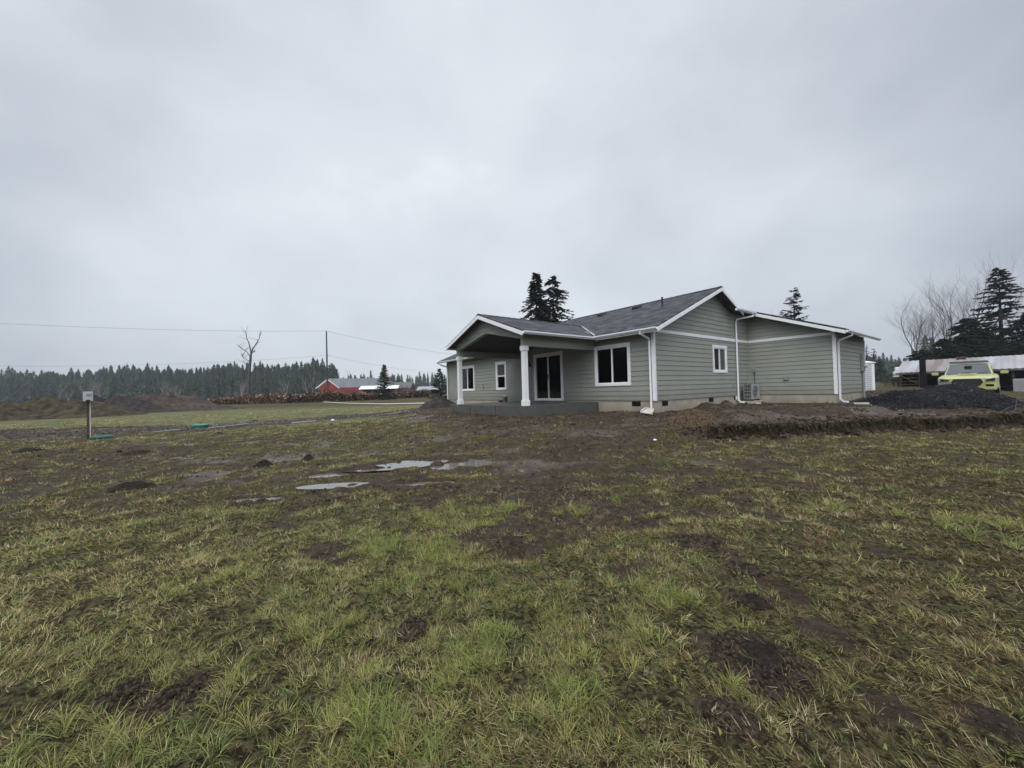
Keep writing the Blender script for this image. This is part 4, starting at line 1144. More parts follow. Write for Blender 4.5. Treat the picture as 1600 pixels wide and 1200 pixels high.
# ------------------------------------------------------------------ left field: post, pipes, pole, wires
p = gp(138, 688, .1); zb = hz(p.x, p.y)
post = empty('control_post', (p.x, p.y, zb), math.atan2(p.x, p.y) * -1, 'brown wooden post carrying a white control box in the left field', 'signpost')
M_POST = mat('treated_wood', (.11, .062, .035), .7, .35, 9, bump=.3, bscale=40)
MB().box(-.036, .03, -.036, .036, -.3, 1.48).build('post', M_POST, post)
MB().tube([(.052, -.02, -.1), (.052, -.02, 1.45)], .017, 8).build('conduit', M_PVC, post)
bx0 = MB().box(-.125, .13, -.11, .05, 1.42, 1.77).build('control_box', mat('grey_white_box', (.5, .51, .51), .5, .1, 6), post, bevel=.012)
MB().box(-.045, .085, -.122, -.112, 1.60, 1.69).build('label_plate', M_GREYMETAL, bx0)
MB().box(-.05, .05, -.14, -.05, 1.38, 1.47).build('bracket', M_BLACKMETAL, post)

def pipe(name, pts, r, m, label, cat, group=None):
    a = Vector(pts[0]); m_ = MB(); m_.tube([Vector(q) - a for q in pts], r, 8)
    o = m_.build(name, m, None, smooth=False); o.location = a
    return tag(o, label, cat, group)
def gpts(lst, dz):
    out = []
    for px, py in lst:
        q = gp(px, py, .2); q.z = float(smooth_h(np.array([q.x]), np.array([q.y]))[0]) + dz; out.append(q)
    return out
M_TEALP = mat('pale_green_pvc', (.14, .24, .21), .4, .1, 5)
pipe('drain_pipe', gpts([(140, 684), (176, 681)], .02), .07, M_TEAL, 'short thick green drain pipe at the foot of the brown post', 'pipe')
pipe('drain_pipe', gpts([(238, 675), (282, 671)], .01), .035, M_TEALP, 'thin pale green pipe between the post and the green riser', 'pipe')
pipe('drain_pipe', gpts([(326, 669), (350, 667), (388, 663)], .02), .035, M_GREYPLASTIC, 'grey pipe lying just right of the green riser', 'pipe')
pipe('drain_pipe', gpts([(455, 662), (492, 659)], .02), .045, M_GREYPLASTIC, 'short grey pipe lying near the white plastic scrap', 'pipe')
pipe('white_pipe', gpts([(505, 632), (545, 634), (600, 635), (650, 634), (692, 633)], .08), .035, M_VINYL, 'long white pipe running across the mud to the house', 'pipe')
p = gp(314, 668, .2)
rs = empty('septic_riser', (p.x, p.y, hz(p.x, p.y) - .04), 0, 'round green septic riser standing in the drain trench', 'septic riser')
MB().lathe(0, 0, [(.30, -.05), (.30, .16)], 24).build('riser_ring', M_TEAL, rs)
MB().lathe(0, 0, [(.33, .16), (.33, .19), (.3, .21), (.05, .23)], 24).build('lid', mat('green_lid', (.035, .17, .135), .4, .15), rs)

# utility pole and wires
ptop = dp(510, 518, 72); pb = dp(513.4, 608, 72)
zb = float(smooth_h(np.array([pb.x]), np.array([pb.y]))[0])
upole = empty('utility_pole', (ptop.x, 72, zb), 0, 'tall bare wooden utility pole in front of the red barn', 'utility pole')
H_ = ptop.z - zb
M_POLE = mat('pole_wood', (.07, .06, .052), .8, .2, 2)
MB().tube([(0, 0, -.5), (0, 0, H_)], [.17, .11], 10).build('pole', M_POLE, upole)
MB().lathe(0, 0, [(.05, H_), (.07, H_ + .08), (.03, H_ + .2)], 10).build('insulator', M_GREYPLASTIC, upole)
MB().lathe(.2, 0, [(.05, H_ - 4.6), (.07, H_ - 4.5), (.03, H_ - 4.4)], 10).build('insulator', M_GREYPLASTIC, upole)
M_WIRE = mat('wire', (.06, .06, .065), .5, .1)
def wire(a, b, sag, r, label):
    a, b = Vector(a), Vector(b); n = 24
    pts = [a.lerp(b, k / n) - Vector((0, 0, sag * 4 * (k / n) * (1 - k / n))) - a for k in range(n + 1)]
    o = MB().tube(pts, r, 5).build('power_line', M_WIRE); o.location = a
    tag(o, label, 'power line', 'overhead lines at the utility pole')
T = Vector((ptop.x, 72, ptop.z + .1))
wire(T, dp(-60, 502, 58), .5, .017, 'upper overhead line running left from the top of the utility pole')
wire(T, dp(790, 560, 100), 1.0, .019, 'upper overhead line running right from the top of the pole to behind the house')
T2 = Vector((ptop.x, 72, ptop.z - 4.4))
wire(T2, dp(-60, 571, 60), .8, .013, 'lower overhead line running left across the forest top')
wire(T2, dp(740, 582, 110), 1.2, .015, 'lower overhead line running right towards the house eave')

# ------------------------------------------------------------------ barn and far sheds
M_RED = mat('barn_red', (.22, .048, .046), .7, .2, 1.2)
M_BARNROOF = mat('barn_roof_metal', (.27, .28, .30), .6, .12, .8)
M_TARP = mat('white_sheet', (.72, .74, .76), .5, .05)
M_GREYWOOD = mat('weathered_wood', (.13, .125, .12), .85, .25, 2)
M_DARKWOOD = mat('dark_wood', (.05, .043, .038), .85, .3, 3)
p0 = dp(511, 596, 100); gz = .6
barn = empty('barn', (dp(498, 600, 100).x, 100, gz), R(8), 'red barn with grey metal roof beyond the bracken', 'barn')
bw, bl, be, br_ = 5.2, 17.0, 3.0, 5.15      # gable width (x), length goes to the right/back
# gable end turned towards the viewer's left, ridge running right
def barn_shape():
    g_ = Vector((4.6, 1.5, 0)); r_ = Vector((13.5, 5.0, 0))
    return g_, r_
g_, r_ = barn_shape(); z3 = Vector((0, 0, 1))
a0 = Vector((0, 0, 0)); b0 = g_; pk = g_ * .5 + z3 * br_
MB().add([a0, b0, b0 + z3 * be, pk, a0 + z3 * be], [(0, 1, 2, 3, 4)]).add([b0, b0 + r_, b0 + r_ + z3 * be, b0 + z3 * be], [(0, 1, 2, 3)]).add([a0, a0 + r_, a0 + r_ + z3 * be, a0 + z3 * be], [(3, 2, 1, 0)]).add([a0 + r_, b0 + r_, b0 + r_ + z3 * be, pk + r_, a0 + r_ + z3 * be], [(4, 3, 2, 1, 0)]).build('wall', M_RED, barn)
ov = r_.normalized() * -.35
for sg in (0, 1):
    ea = (b0 if sg else a0) + z3 * (be - .12) + (g_.normalized() * (.35 if sg else -.35)); 
    MB().prism([ea + ov, ea + r_ - ov, pk + z3 * .06 + r_ - ov, pk + z3 * .06 + ov] if sg else [pk + z3 * .06 + ov, pk + z3 * .06 + r_ - ov, ea + r_ - ov, ea + ov], (0, 0, .08)).build('roof', M_BARNROOF, barn)
    MB().prism([ea + ov * 1.05 - z3 * .22, pk + z3 * .06 + ov * 1.05 - z3 * .22, pk + z3 * .06 + ov * 1.05, ea + ov * 1.05], ov.normalized() * .06).build('rake_trim', M_WHITE, barn)
wd = g_ * .38; we = g_ * .62; no = Vector((g_.y, -g_.x, 0)).normalized() * .04
MB().prism([wd + no, we + no, we + no + z3 * 2.1, wd + no + z3 * 2.1], no).build('door', M_DARKWOOD, barn)
ln = empty('lean_to', (dp(560, 606, 92).x, 92, gz), R(8), 'low lean-to with a white sheet roof beside the red barn', 'shed')
MB().prism([(0, 0, 2.1), (9, .5, 2.1), (9, 3.2, 2.9), (0, 2.8, 2.9)], (0, 0, .08)).build('roof', M_TARP, ln)
MB().box(.2, 8.8, 2.4, 2.6, 0, 2.5).build('wall', M_DARKWOOD, ln)
for x in (.2, 3, 5.8, 8.6): MB().box(x, x + .15, .3, .45, 0, 2.12).build('post', M_GREYWOOD, ln)
def small_shed(px, Y, w, d, h, hr, mw, mr_, label, rz=0):
    q = dp(px, 610, Y); s = empty('outbuilding', (q.x, Y, float(smooth_h(np.array([q.x]), np.array([Y]))[0])), rz, label, 'shed')
    MB().box(0, w, 0, d, 0, h).add([(0, 0, h), (0, d, h), (0, d / 2, hr)], [(0, 2, 1)]).add([(w, 0, h), (w, d, h), (w, d / 2, hr)], [(0, 1, 2)]).build('wall', mw, s)
    for sg in (0, 1):
        ya, yb = (-.3, d / 2) if sg == 0 else (d / 2, d + .3)
        za, zb_ = (h - .12, hr + .04) if sg == 0 else (hr + .04, h - .12)
        MB().prism([(-.3, ya, za), (w + .3, ya, za), (w + .3, yb, zb_), (-.3, yb, zb_)], (0, 0, .07)).build('roof', mr_, s)
    MB().box(w * .35, w * .6, -.05, 0.0, 0, min(2.0, h * .8)).build('door', M_DARKWOOD, s)
    return s
small_shed(612, 105, 5, 4, 2.4, 3.9, M_GREYWOOD, M_GREYWOOD, 'small weathered grey shed right of the dark spruce')
small_shed(652, 120, 7, 5, 1.8, 2.8, M_DARKWOOD, M_BARNROOF, 'low dark shed with pale roof near the left house corner')

# ------------------------------------------------------------------ vegetation builders
def needle_mesh(h, r, n_br, seed, base=.06, droop=.35, sprays=9, gap=.15, dens=1.0, irregular=.3, taper=.9, up=.0):
    rg = random.Random(seed); V = []; Fc = []; C_ = []; bark = MB()
    bark.tube([(0, 0, -.2), (rg.uniform(-.1, .1), rg.uniform(-.1, .1), h * .5), (0, 0, h * .98)], [h * .018 + .03, h * .011 + .02, .01], 7)
    def spray(p, d, l, w, col):
        s = d.cross(Vector((0, 0, 1)))
        s = s.normalized() if s.length > 1e-3 else Vector((1, 0, 0))
        s = (s + Vector((0, 0, rg.uniform(-.7, .7)))).normalized() * w
        n = len(V)
        V.extend([p - s * .35, p + d * l * .5 - s, p + d * l, p + d * l * .5 + s, p + s * .35]); Fc.append((n, n + 1, n + 2, n + 3, n + 4)); C_.extend([col] * 5)
    for k in range(n_br):
        f = (k + rg.random()) / n_br
        z = h * (base + (1 - base) * f ** .92)
        rad = r * (1 - f) ** taper * (1 - irregular * rg.random()) + .12 * r * (1 - f) + .06
        if rg.random() < gap: continue
        a = rg.uniform(0, 2 * math.pi)
        d = Vector((math.cos(a), math.sin(a), 0))
        pts = []
        for j in range(6):
            u_ = j / 5
            pts.append(Vector((0, 0, z)) + d * rad * u_ + Vector((0, 0, (up * u_ - droop * u_ ** 1.5 + .22 * droop * u_ ** 4) * rad)))
        bark.tube(pts[:5], [.012 * h * .25 * (1 - f) + .012] + [.012] * 4, 3, caps=False)
        ns = max(5, int(sprays * 2.3 * dens * (rad / r + .25)))
        tone = rg.uniform(.55, 1.35)
        for j in range(ns):
            u_ = .12 + .88 * (j + rg.random()) / ns
            q = u_ * 5; qi = min(int(q), 4); p = pts[qi].lerp(pts[qi + 1], q - qi)
            for sd in (-1, 1):
                side = Vector((-d.y, d.x, 0)) * sd
                dd = (d * rg.uniform(.3, 1.0) + side * rg.uniform(.3, 1.1) * (1.15 - u_ * .7) + Vector((0, 0, rg.uniform(-.6, .12)))).normalized()
                l = rg.uniform(.35, .8) * (.13 * r + .20) * (1.2 - .5 * u_); w = l * rg.uniform(.15, .26)
                t_ = tone * rg.uniform(.6, 1.4)
                spray(p, dd, l, w, (t_ * rg.uniform(.8, 1.2), t_, t_ * rg.uniform(.8, 1.1)))
    return V, Fc, C_, bark
def conifer(name, x, y, h, r, seed, label, cat='tree', group=None, col=(.030, .042, .024), zb=None, **kw):
    z = float(smooth_h(np.array([x]), np.array([y]))[0]) if zb is None else zb
    t = empty(name, (x, y, z), 0, label, cat, group)
    V, Fc, C_, bark = needle_mesh(h, r * 1.05, int(kw.pop('n_br', 150) * 1.25), seed, **kw)
    bark.build('trunk', M_BARK, t)
    loops = np.array([i for f in Fc for i in f]); n = len(Fc)
    np_mesh('crown', np.array([tuple(v) for v in V]), loops, np.arange(n) * 5, None, M_NEEDLE, t, cols=np.array(C_) * np.array(col))
    return t
M_BARK = mat('bark', (.055, .046, .04), .9, .3, 4)
M_NEEDLE = tint_mat('needles', .7, .06, .12)
M_TWIG = mat('bare_twigs', (.115, .095, .085), .85, .25, 3)
M_PALETWIG = mat('pale_twigs', (.24, .225, .21), .85, .2, 3)
def bare_tree(name, x, y, h, spread, seed, label, group=None, m=None, depth=5, r0=None, forks=3, zb=None, stems=1, cat='bare tree', first=.35, twist=.5):
    rg = random.Random(seed); m = m or M_TWIG
    z = float(smooth_h(np.array([x]), np.array([y]))[0]) if zb is None else zb
    t = empty(name, (x, y, z), 0, label, cat, group)
    trunk = MB(); br = MB(); r0 = r0 or h * .012
    def grow(p, d, l, r, lev):
        pts = [p]; rs_ = [r]; n = 4
        for k in range(n):
            d = (d + Vector((rg.gauss(0, .13), rg.gauss(0, .13), .05))).normalized()
            p = p + d * l / n; pts.append(p); rs_.append(r * (1 - .45 * (k + 1) / n))
        (trunk if lev == 0 else br).tube(pts, rs_, 6 if lev == 0 else (4 if lev < 2 else 3), caps=False)
        if lev >= depth: return
        nb = forks + (1 if lev in (1, 2) else 0)
        for k in range(nb):
            u_ = 1.0 if k == 0 else rg.uniform(.35, 1.0)
            q = u_ * n; qi = min(int(q), n - 1); pp = pts[qi].lerp(pts[qi + 1], q - qi)
            a = rg.uniform(0, 6.28); s = Vector((math.cos(a), math.sin(a), rg.uniform(-.1, .5)))
            sp_ = spread * (.45 if k == 0 else 1.0)
            nd = (d + s * sp_ * rg.uniform(.6, 1.2)).normalized()
            grow(pp, nd, l * rg.uniform(.55, .82), rs_[qi] * (.75 if k == 0 else .5), lev + 1)
    for k in range(stems):
        a = rg.uniform(0, 6.28); o = Vector((math.cos(a), math.sin(a), 0)) * (.0 if stems == 1 else .5)
        grow(o - Vector((0, 0, .2)), Vector((o.x * .35, o.y * .35, 1)).normalized(), h * first, r0, 0)
    trunk.build('trunk', m, t, smooth=True); br.build('branches', m, t, smooth=True)
    return t
def at_depth(px, Y):
    return dp(px, 605, Y).x

# two-crowned spruce behind the house
conifer('spruce_tree', at_depth(842, 46), 46, 15.0, 4.9, 4, 'tall pointed spruce behind the house roof, left of two joined crowns', col=(.026, .033, .022), n_br=230, base=.1, droop=.55, sprays=12, gap=.1, irregular=.5, taper=.85)
conifer('spruce_tree', at_depth(868, 47), 47, 14.5, 3.8, 9, 'ragged spruce behind the house roof, right of two joined crowns', col=(.030, .036, .026), n_br=170, base=.25, droop=.35, sprays=12, gap=.2, irregular=.5, taper=.45)
# behind the garage
conifer('spruce_tree', at_depth(1246, 42), 42, 10.9, 3.7, 21, 'small pointed spruce showing above the garage roof', col=(.024, .034, .026), n_br=90, base=.1, droop=.05, up=.35, sprays=8, gap=.15, irregular=.4)
bare_tree('bare_tree', at_depth(1214, 60), 60, 13.5, .5, 31, 'thin bare twigs showing above the garage roof beside the spruce', depth=4, r0=.12)
# right-hand group
bare_tree('bare_tree', at_depth(1448, 52), 52, 11.5, .62, 41, 'leaning bare grey tree left of the dark firs', depth=6, r0=.16, stems=3, first=.36)
bare_tree('bare_tree', at_depth(1478, 54), 54, 12.8, .5, 43, 'bare grey tree between the leaning bare one and the tallest bare one', depth=6, r0=.16, stems=2, first=.36)
bare_tree('bare_tree', at_depth(1512, 56), 56, 18.6, .42, 45, 'tallest bare tree rising above the dark firs', depth=6, r0=.2, stems=4, first=.36)
conifer('fir_tree', at_depth(1569, 50), 50, 15.2, 5.0, 51, 'tall open-branched dark fir above the lime pickup truck', col=(.020, .028, .024), n_br=150, base=.08, droop=.18, up=.12, sprays=14, gap=.12, irregular=.35, taper=.75)
conifer('fir_tree', at_depth(1515, 49), 49, 8.3, 4.6, 53, 'broad dark fir directly left of the tall open-branched fir', col=(.018, .027, .020), n_br=190, base=.02, droop=.2, sprays=15, gap=.05, taper=.6)
conifer('fir_tree', at_depth(1478, 48), 48, 5.6, 3.4, 55, 'low dark fir left of the broad one above the shed roof', col=(.020, .030, .018), n_br=140, base=.02, droop=.2, sprays=14, gap=.05, taper=.6)
conifer('fir_tree', at_depth(1440, 47), 47, 4.2, 3.2, 57, 'lowest dark bushy fir at the left end of the fir row', col=(.022, .032, .018), n_br=130, base=.02, droop=.15, sprays=14, gap=.05, taper=.5)
conifer('fir_tree', at_depth(1615, 47), 47, 9.0, 4.6, 59, 'dark fir at the right edge beside the tall open-branched fir', col=(.018, .026, .022), n_br=170, base=.02, droop=.2, sprays=15, gap=.08, taper=.6)
conifer('fir_tree', at_depth(1545, 52), 52, 6.4, 4.6, 60, 'dark low fir between the broad fir and the tall open one', col=(.018, .026, .020), n_br=150, base=.02, droop=.2, sprays=14, gap=.05, taper=.5)
conifer('fir_tree', at_depth(1376, 80), 80, 5.2, 2.2, 61, 'small dark fir in the far field beyond the gate', col=(.03, .038, .028), n_br=90, base=.03, sprays=9)
conifer('fir_tree', at_depth(1367, 95), 95, 8.6, 2.4, 62, 'thin far fir just right of the garage corner', col=(.04, .045, .04), n_br=70, base=.25, sprays=6, gap=.3, irregular=.5)
conifer('fir_tree', at_depth(1356, 95), 95, 9.6, 2.2, 64, 'tallest thin far fir partly behind the garage corner', col=(.045, .05, .045), n_br=60, base=.3, sprays=6, gap=.35, irregular=.5)
# left field trees
conifer('spruce_tree', at_depth(601, 66), 66, 6.2, 2.0, 71, 'bushy dark young spruce standing in front of the barn roof', col=(.028, .040, .022), n_br=150, base=.04, droop=.15, up=.2, sprays=11, gap=.08, irregular=.35, zb=.3)
conifer('spruce_tree', at_depth(687, 62), 62, 5.0, 1.9, 73, 'bushy dark young spruce next to the left house corner', col=(.034, .045, .025), n_br=130, base=.03, droop=.15, up=.2, sprays=11, gap=.08, zb=.3)
M_SNAG = mat('snag_bark', (.085, .083, .085), .9, .2, 2)
sb_ = dp(388, 622, 66); sz_ = float(smooth_h(np.array([sb_.x]), np.array([66.]))[0])
snag = empty('bare_tree', (sb_.x, 66, sz_), 0, 'tall leafless snag standing alone against the forest', 'bare tree')
def sp(px, py, dy=0): return dp(px, py, 66 + dy) - Vector((sb_.x, 66, sz_))
MB().tube([sp(387.5, 626), sp(388.5, 600, .1), sp(390, 575), sp(392, 556)], [.30, .25, .21, .17], 8, caps=False).build('trunk', M_SNAG, snag, smooth=True)
m_ = MB(); rg_ = random.Random(5)
for pts, r_a, r_b in (([(392, 557), (392, 548), (389, 536), (385, 527), (384, 517)], .13, .03), ([(392, 557), (395, 545), (401, 536), (405, 529), (408, 519)], .12, .03), ([(391, 558), (386, 550), (379, 546), (371, 540)], .09, .02), ([(391, 566), (386, 562), (380, 559), (377, 553)], .06, .015),
                      ([(393, 552), (397, 550), (400, 549)], .05, .012), ([(390, 575), (384, 570), (381, 566)], .05, .012), ([(389, 590), (393, 585), (396, 579)], .05, .012)):
    P_ = [sp(a, b, rg_.uniform(-.8, .8)) for a, b in pts]; n_ = len(P_)
    m_.tube(P_, [r_a + (r_b - r_a) * k / (n_ - 1) for k in range(n_)], 5, caps=False)
    for k in range(n_ * 2):
        q = rg_.uniform(.8, n_ - 1.01); k0 = int(q); o_ = P_[k0].lerp(P_[k0 + 1], q - k0); d_ = Vector((rg_.uniform(-1, 1), rg_.uniform(-1, 1), rg_.uniform(.2, 1.2))) * rg_.uniform(.5, 1.3)
        m_.tube([o_, o_ + d_ * .5 + Vector((0, 0, -.05)), o_ + d_], [.035, .025, .012], 3, caps=False)
m_.build('branches', M_SNAG, snag, smooth=True)
for k, (px, Y, h, lab) in enumerate(((92, 120, 9.5, 'pale bare birch trunk left of the signpost'), (102, 118, 7.0, 'short pale bare birch right beside the taller pale one'), (140, 125, 11, 'pale bare tree directly behind the white control box'),
                                     (155, 126, 9, 'pale bare bush tree right of the control box'), (262, 122, 8.5, 'pale bare tree above the reddish brown mound'), (285, 124, 8, 'pale bare tree over the right slope of the reddish mound'),
                                     (447, 118, 8, 'pale bare shrub tree left of the utility pole'), (485, 118, 9, 'pale bare shrub tree just left of the barn gable'), (378, 120, 8, 'pale bare tree beside the lone snag'))):
    bare_tree('bare_tree', at_depth(px, Y), Y, h, .6, 90 + k, lab, 'pale bare trees at the forest edge', M_PALETWIG, depth=4, r0=.13, forks=3, stems=2 if k > 1 else 1, first=.34)
for k, (px, Y, h, lab) in enumerate(((540, 130, 11.5, 'thin bare snag rising over the left part of the barn roof'), (549, 135, 9.5, 'shorter bare snag beside the one over the barn roof'), (640, 75, 3.8, 'reddish bare bush beyond the bracken right of the grey shed'), (632, 76, 3.2, 'smaller reddish bare bush left of its taller neighbour'))):
    bare_tree('bare_tree' if k < 2 else 'bare_bush', at_depth(px, Y), Y, h, .55, 120 + k, lab, None, M_TWIG if k < 2 else mat('red_twigs', (.12, .075, .07), .85, .2, 3), depth=3 if k < 2 else 4, r0=.1 if k < 2 else .05, stems=1 if k < 2 else 5)

# far forest: one mass of conifers
def forest():
    V = []; Fc = []; C_ = []; rg = random.Random(99)
    def tree(x, y, h, r, tone):
        z0 = float(np.interp(y, [60, 100, 1000], [.5, .6, 1.0])); nw = 15
        for k in range(nw):
            f = k / nw; z = z0 + h * (.10 + .9 * f); rad = r * (1 - f) ** .8 * rg.uniform(.75, 1.15) + .25
            m_ = 7
            o = rg.uniform(0, 6)
            for j in range(m_):
                a = o + j * 6.283 / m_ + rg.uniform(-.3, .3); w = .34
                rr = rad * rg.uniform(.65, 1.25); n = len(V)
                tn_ = tone * rg.uniform(.5, 1.5)
                V.extend([(x, y, z + h * .085), (x + rr * math.cos(a - w), y + rr * math.sin(a - w), z - rr * .18), (x + rr * 1.25 * math.cos(a), y + rr * 1.25 * math.sin(a), z - rr * .4), (x + rr * math.cos(a + w), y + rr * math.sin(a + w), z - rr * .18)])
                Fc.append((n, n + 1, n + 2, n + 3)); C_.extend([(.026 * tn_, .040 * tn_, .026 * tn_)] * 4)
    def band(p0, p1, Y0, Y1, n, hmin, hmax):
        for _ in range(n):
            f = rg.random(); px = p0 + (p1 - p0) * f; Y = rg.uniform(Y0, Y1)
            h = rg.uniform(hmin, hmax) * (.90 + .20 * float(vn(np.array([px / 37.0]), np.array([3.0]), 17)[0])) * (1.08 if rg.random() < .12 else 1)
            tree(at_depth(px, Y), Y, h, h * rg.uniform(.13, .21), rg.uniform(.7, 1.4))
    band(-180, 525, 205, 290, 1250, 16.5, 19.8)
    band(-180, 440, 200, 212, 130, 12, 16.5)
    band(430, 528, 215, 260, 90, 14, 18)
    band(530, 760, 330, 430, 130, 13, 19)
    band(545, 630, 250, 290, 30, 13, 17)
    band(760, 1340, 330, 460, 240, 14, 20)
    band(1330, 1460, 190, 260, 60, 10, 15)
    band(1440, 1900, 140, 240, 160, 12, 20)
    band(-180, 525, 196, 206, 150, 10, 15)
    for k in range(420):          # unseen trees added behind the viewer to darken reflections and block low sky
        a = math.radians(rg.uniform(-245, 65)) ; d_ = rg.uniform(70, 120)
        x, y = d_ * math.cos(a), d_ * math.sin(a) * 1.0
        if y < 8 and not (y > -20 and abs(x) < 60): tree(x, y - 10, rg.uniform(16, 24), rg.uniform(2.4, 3.6), rg.uniform(.7, 1.3))
    for k in range(260):          # and along the left-hand field, outside the frame
        x = -rg.uniform(115, 165); y = rg.uniform(-60, 72)
        if y < -x * .62: tree(x, y, rg.uniform(17, 24), rg.uniform(2.6, 3.8), rg.uniform(.7, 1.3))
    loops = np.array([i for f in Fc for i in f]); n = len(Fc)
    o = np_mesh('forest', np.array(V), loops, np.arange(n) * 4, None, M_NEEDLE, cols=np.array(C_))
    tag(o, 'distant dark conifer forest closing off the far fields', 'forest', kind='stuff')
forest()

# bracken strip (countless fronds)
def bracken():
    path = [dp(q, 610, Y) for q, Y in ((318, 66), (360, 63), (450, 59), (520, 61), (570, 66), (640, 76), (665, 80))]
    n = 15000; V = []; C_ = []; Lp = []
    pk_ = rng.random(n) * (len(path) - 1)
    cols = [(.15, .078, .058), (.21, .13, .09), (.095, .048, .043), (.30, .225, .15), (.08, .08, .048)]
    for k in range(n):
        i_ = int(pk_[k]); f = pk_[k] - i_; a, b = path[i_], path[i_ + 1]
        x = a.x + (b.x - a.x) * f + rng.normal(0, .3); y = a.y + (b.y - a.y) * f + rng.uniform(-.8, 2.6)
        top = (.9 + 1.0 * float(vn(np.array([x * .35]), np.array([y * .2]), 81)[0])) * (.45 + .55 * min(1, pk_[k] / 1.2))
        zz = .45 + rng.uniform(.0, 1) ** .7 * top
        ang = rng.uniform(0, 6.28); l = rng.uniform(.25, .55); w = l * .3
        d = np.array([math.cos(ang) * .7, math.sin(ang) * .7, rng.uniform(-.5, .9)]); s = np.array([-math.sin(ang), math.cos(ang), rng.uniform(-.6, .6)]) * w
        p_ = np.array([x, y, zz]); nn = len(V)
        V += [p_ - s * .3, p_ + d * l * .5 - s, p_ + d * l, p_ + d * l * .5 + s, p_ + s * .3]; Lp += [nn, nn + 1, nn + 2, nn + 3, nn + 4]
        c = np.array(cols[int(rng.random() ** 1.2 * 5)]) * rng.uniform(.6, 1.4); C_ += [c] * 5
    o = np_mesh('bracken', np.array(V), Lp, np.arange(n) * 5, None, tint_mat('bracken_fronds', .8, .15, .2), cols=np.array(C_))
    tag(o, 'rust coloured dead bracken strip along the field edge before the barn', 'bracken', kind='stuff')
bracken()

# ------------------------------------------------------------------ right side: shed, gate, post, truck
M_CORR = bpy.data.materials.new('corrugated_metal'); M_CORR.use_nodes = True
t = M_CORR.node_tree; b = t.nodes['Principled BSDF']; b.inputs['Roughness'].default_value = .55; b.inputs['Metallic'].default_value = .1
c = t.nodes.new('ShaderNodeTexCoord'); n = t.nodes.new('ShaderNodeTexNoise'); n.inputs['Scale'].default_value = .35; n.inputs['Detail'].default_value = 6; t.links.new(c.outputs['Object'], n.inputs['Vector'])
mpp = t.nodes.new('ShaderNodeMapping'); mpp.inputs['Scale'].default_value = (1, .12, .2); t.links.new(c.outputs['Object'], mpp.inputs['Vector']); t.links.new(mpp.outputs[0], n.inputs['Vector']); n.inputs['Scale'].default_value = .8
r = t.nodes.new('ShaderNodeValToRGB'); r.color_ramp.elements[0].position = .38; r.color_ramp.elements[0].color = (.36, .365, .38, 1); r.color_ramp.elements[1].position = .66; r.color_ramp.elements[1].color = (.17, .13, .12, 1)
t.links.new(n.outputs['Fac'], r.inputs['Fac']); t.links.new(r.outputs['Color'], b.inputs['Base Color'])
SY = 35.0
s0 = dp(1402, 580, SY); s1 = dp(1700, 580, SY)
shed = empty('long_shed', (s0.x + .2, SY, .72), R(-53), 'long low shed with ribbed metal roof behind the pickup truck', 'shed')
sw = 15.0; ez, rz_ = 1.42, 2.55
m_ = MB(); nseg = int(sw / .11)
ev = [] 
for k in range(nseg + 1):
    x = -.2 + sw * k / nseg; rib = .035 if k % 3 == 0 else 0
    ev.append(((x - .0, -.4, ez + rib), (x + 2.0 * 0 + .0, 3.4, rz_ + rib)))
vs = [q for e in ev for q in e]
m_.add(vs, [(2 * k, 2 * k + 2, 2 * k + 3, 2 * k + 1) for k in range(nseg)])
m_.prism([(-.2, 3.4, rz_ - .03), (sw - .2, 3.4, rz_ - .03), (sw - .2, 7.2, ez - .1), (-.2, 7.2, ez - .1)], (0, 0, .04))
m_.build('roof', M_CORR, shed)
MB().box(-.2, sw - .2, -.43, -.37, ez - .14, ez - .02).build('eave_board', M_GREYWOOD, shed)
m_ = MB(); m_.box(0, sw - .4, 6.7, 6.85, 0, ez); m_.add([(0, 0, 0), (0, 6.8, 0), (0, 6.8, ez), (0, 3.4, rz_ - .05), (0, 0, ez)], [(4, 3, 2, 1, 0)]); m_.box(0, sw * .98, 3.6, 3.7, 0, ez); m_.build('wall', M_DARKWOOD, shed)
for k in range(5): MB().box(k * 3.1, k * 3.1 + .14, -.2, -.06, -.1, ez - .03).build('post', M_DARKWOOD, shed)
MB().box(3.2, 3.75, 2.9, 3.3, rz_ - .3, rz_ + .14).build('chimney', mat('old_brick', (.085, .055, .047), .9, .3, 5), shed)
# white tank left of the shed
p = dp(1404, 590, 39); tk = empty('white_tank', (p.x - .1, 39, .75), 0, 'white tank with a small drum on top at the left end of the long shed', 'tank')
MB().lathe(0, 0, [(.34, 1.05), (.34, 1.55), (.28, 1.62)], 18).build('tank_body', M_TARP, tk)
MB().lathe(.42, .35, [(.24, 1.5), (.24, 1.98), (.18, 2.05)], 16).build('drum', M_TARP, tk)
for a, b_ in ((-.22, -.2), (.22, -.2), (.22, .2), (-.22, .2), (.42, .35)): MB().box(a - .04, a + .04, b_ - .04, b_ + .04, -.1, 1.06 if a < .3 else 1.51).build('stand_leg', M_DARKWOOD, tk)
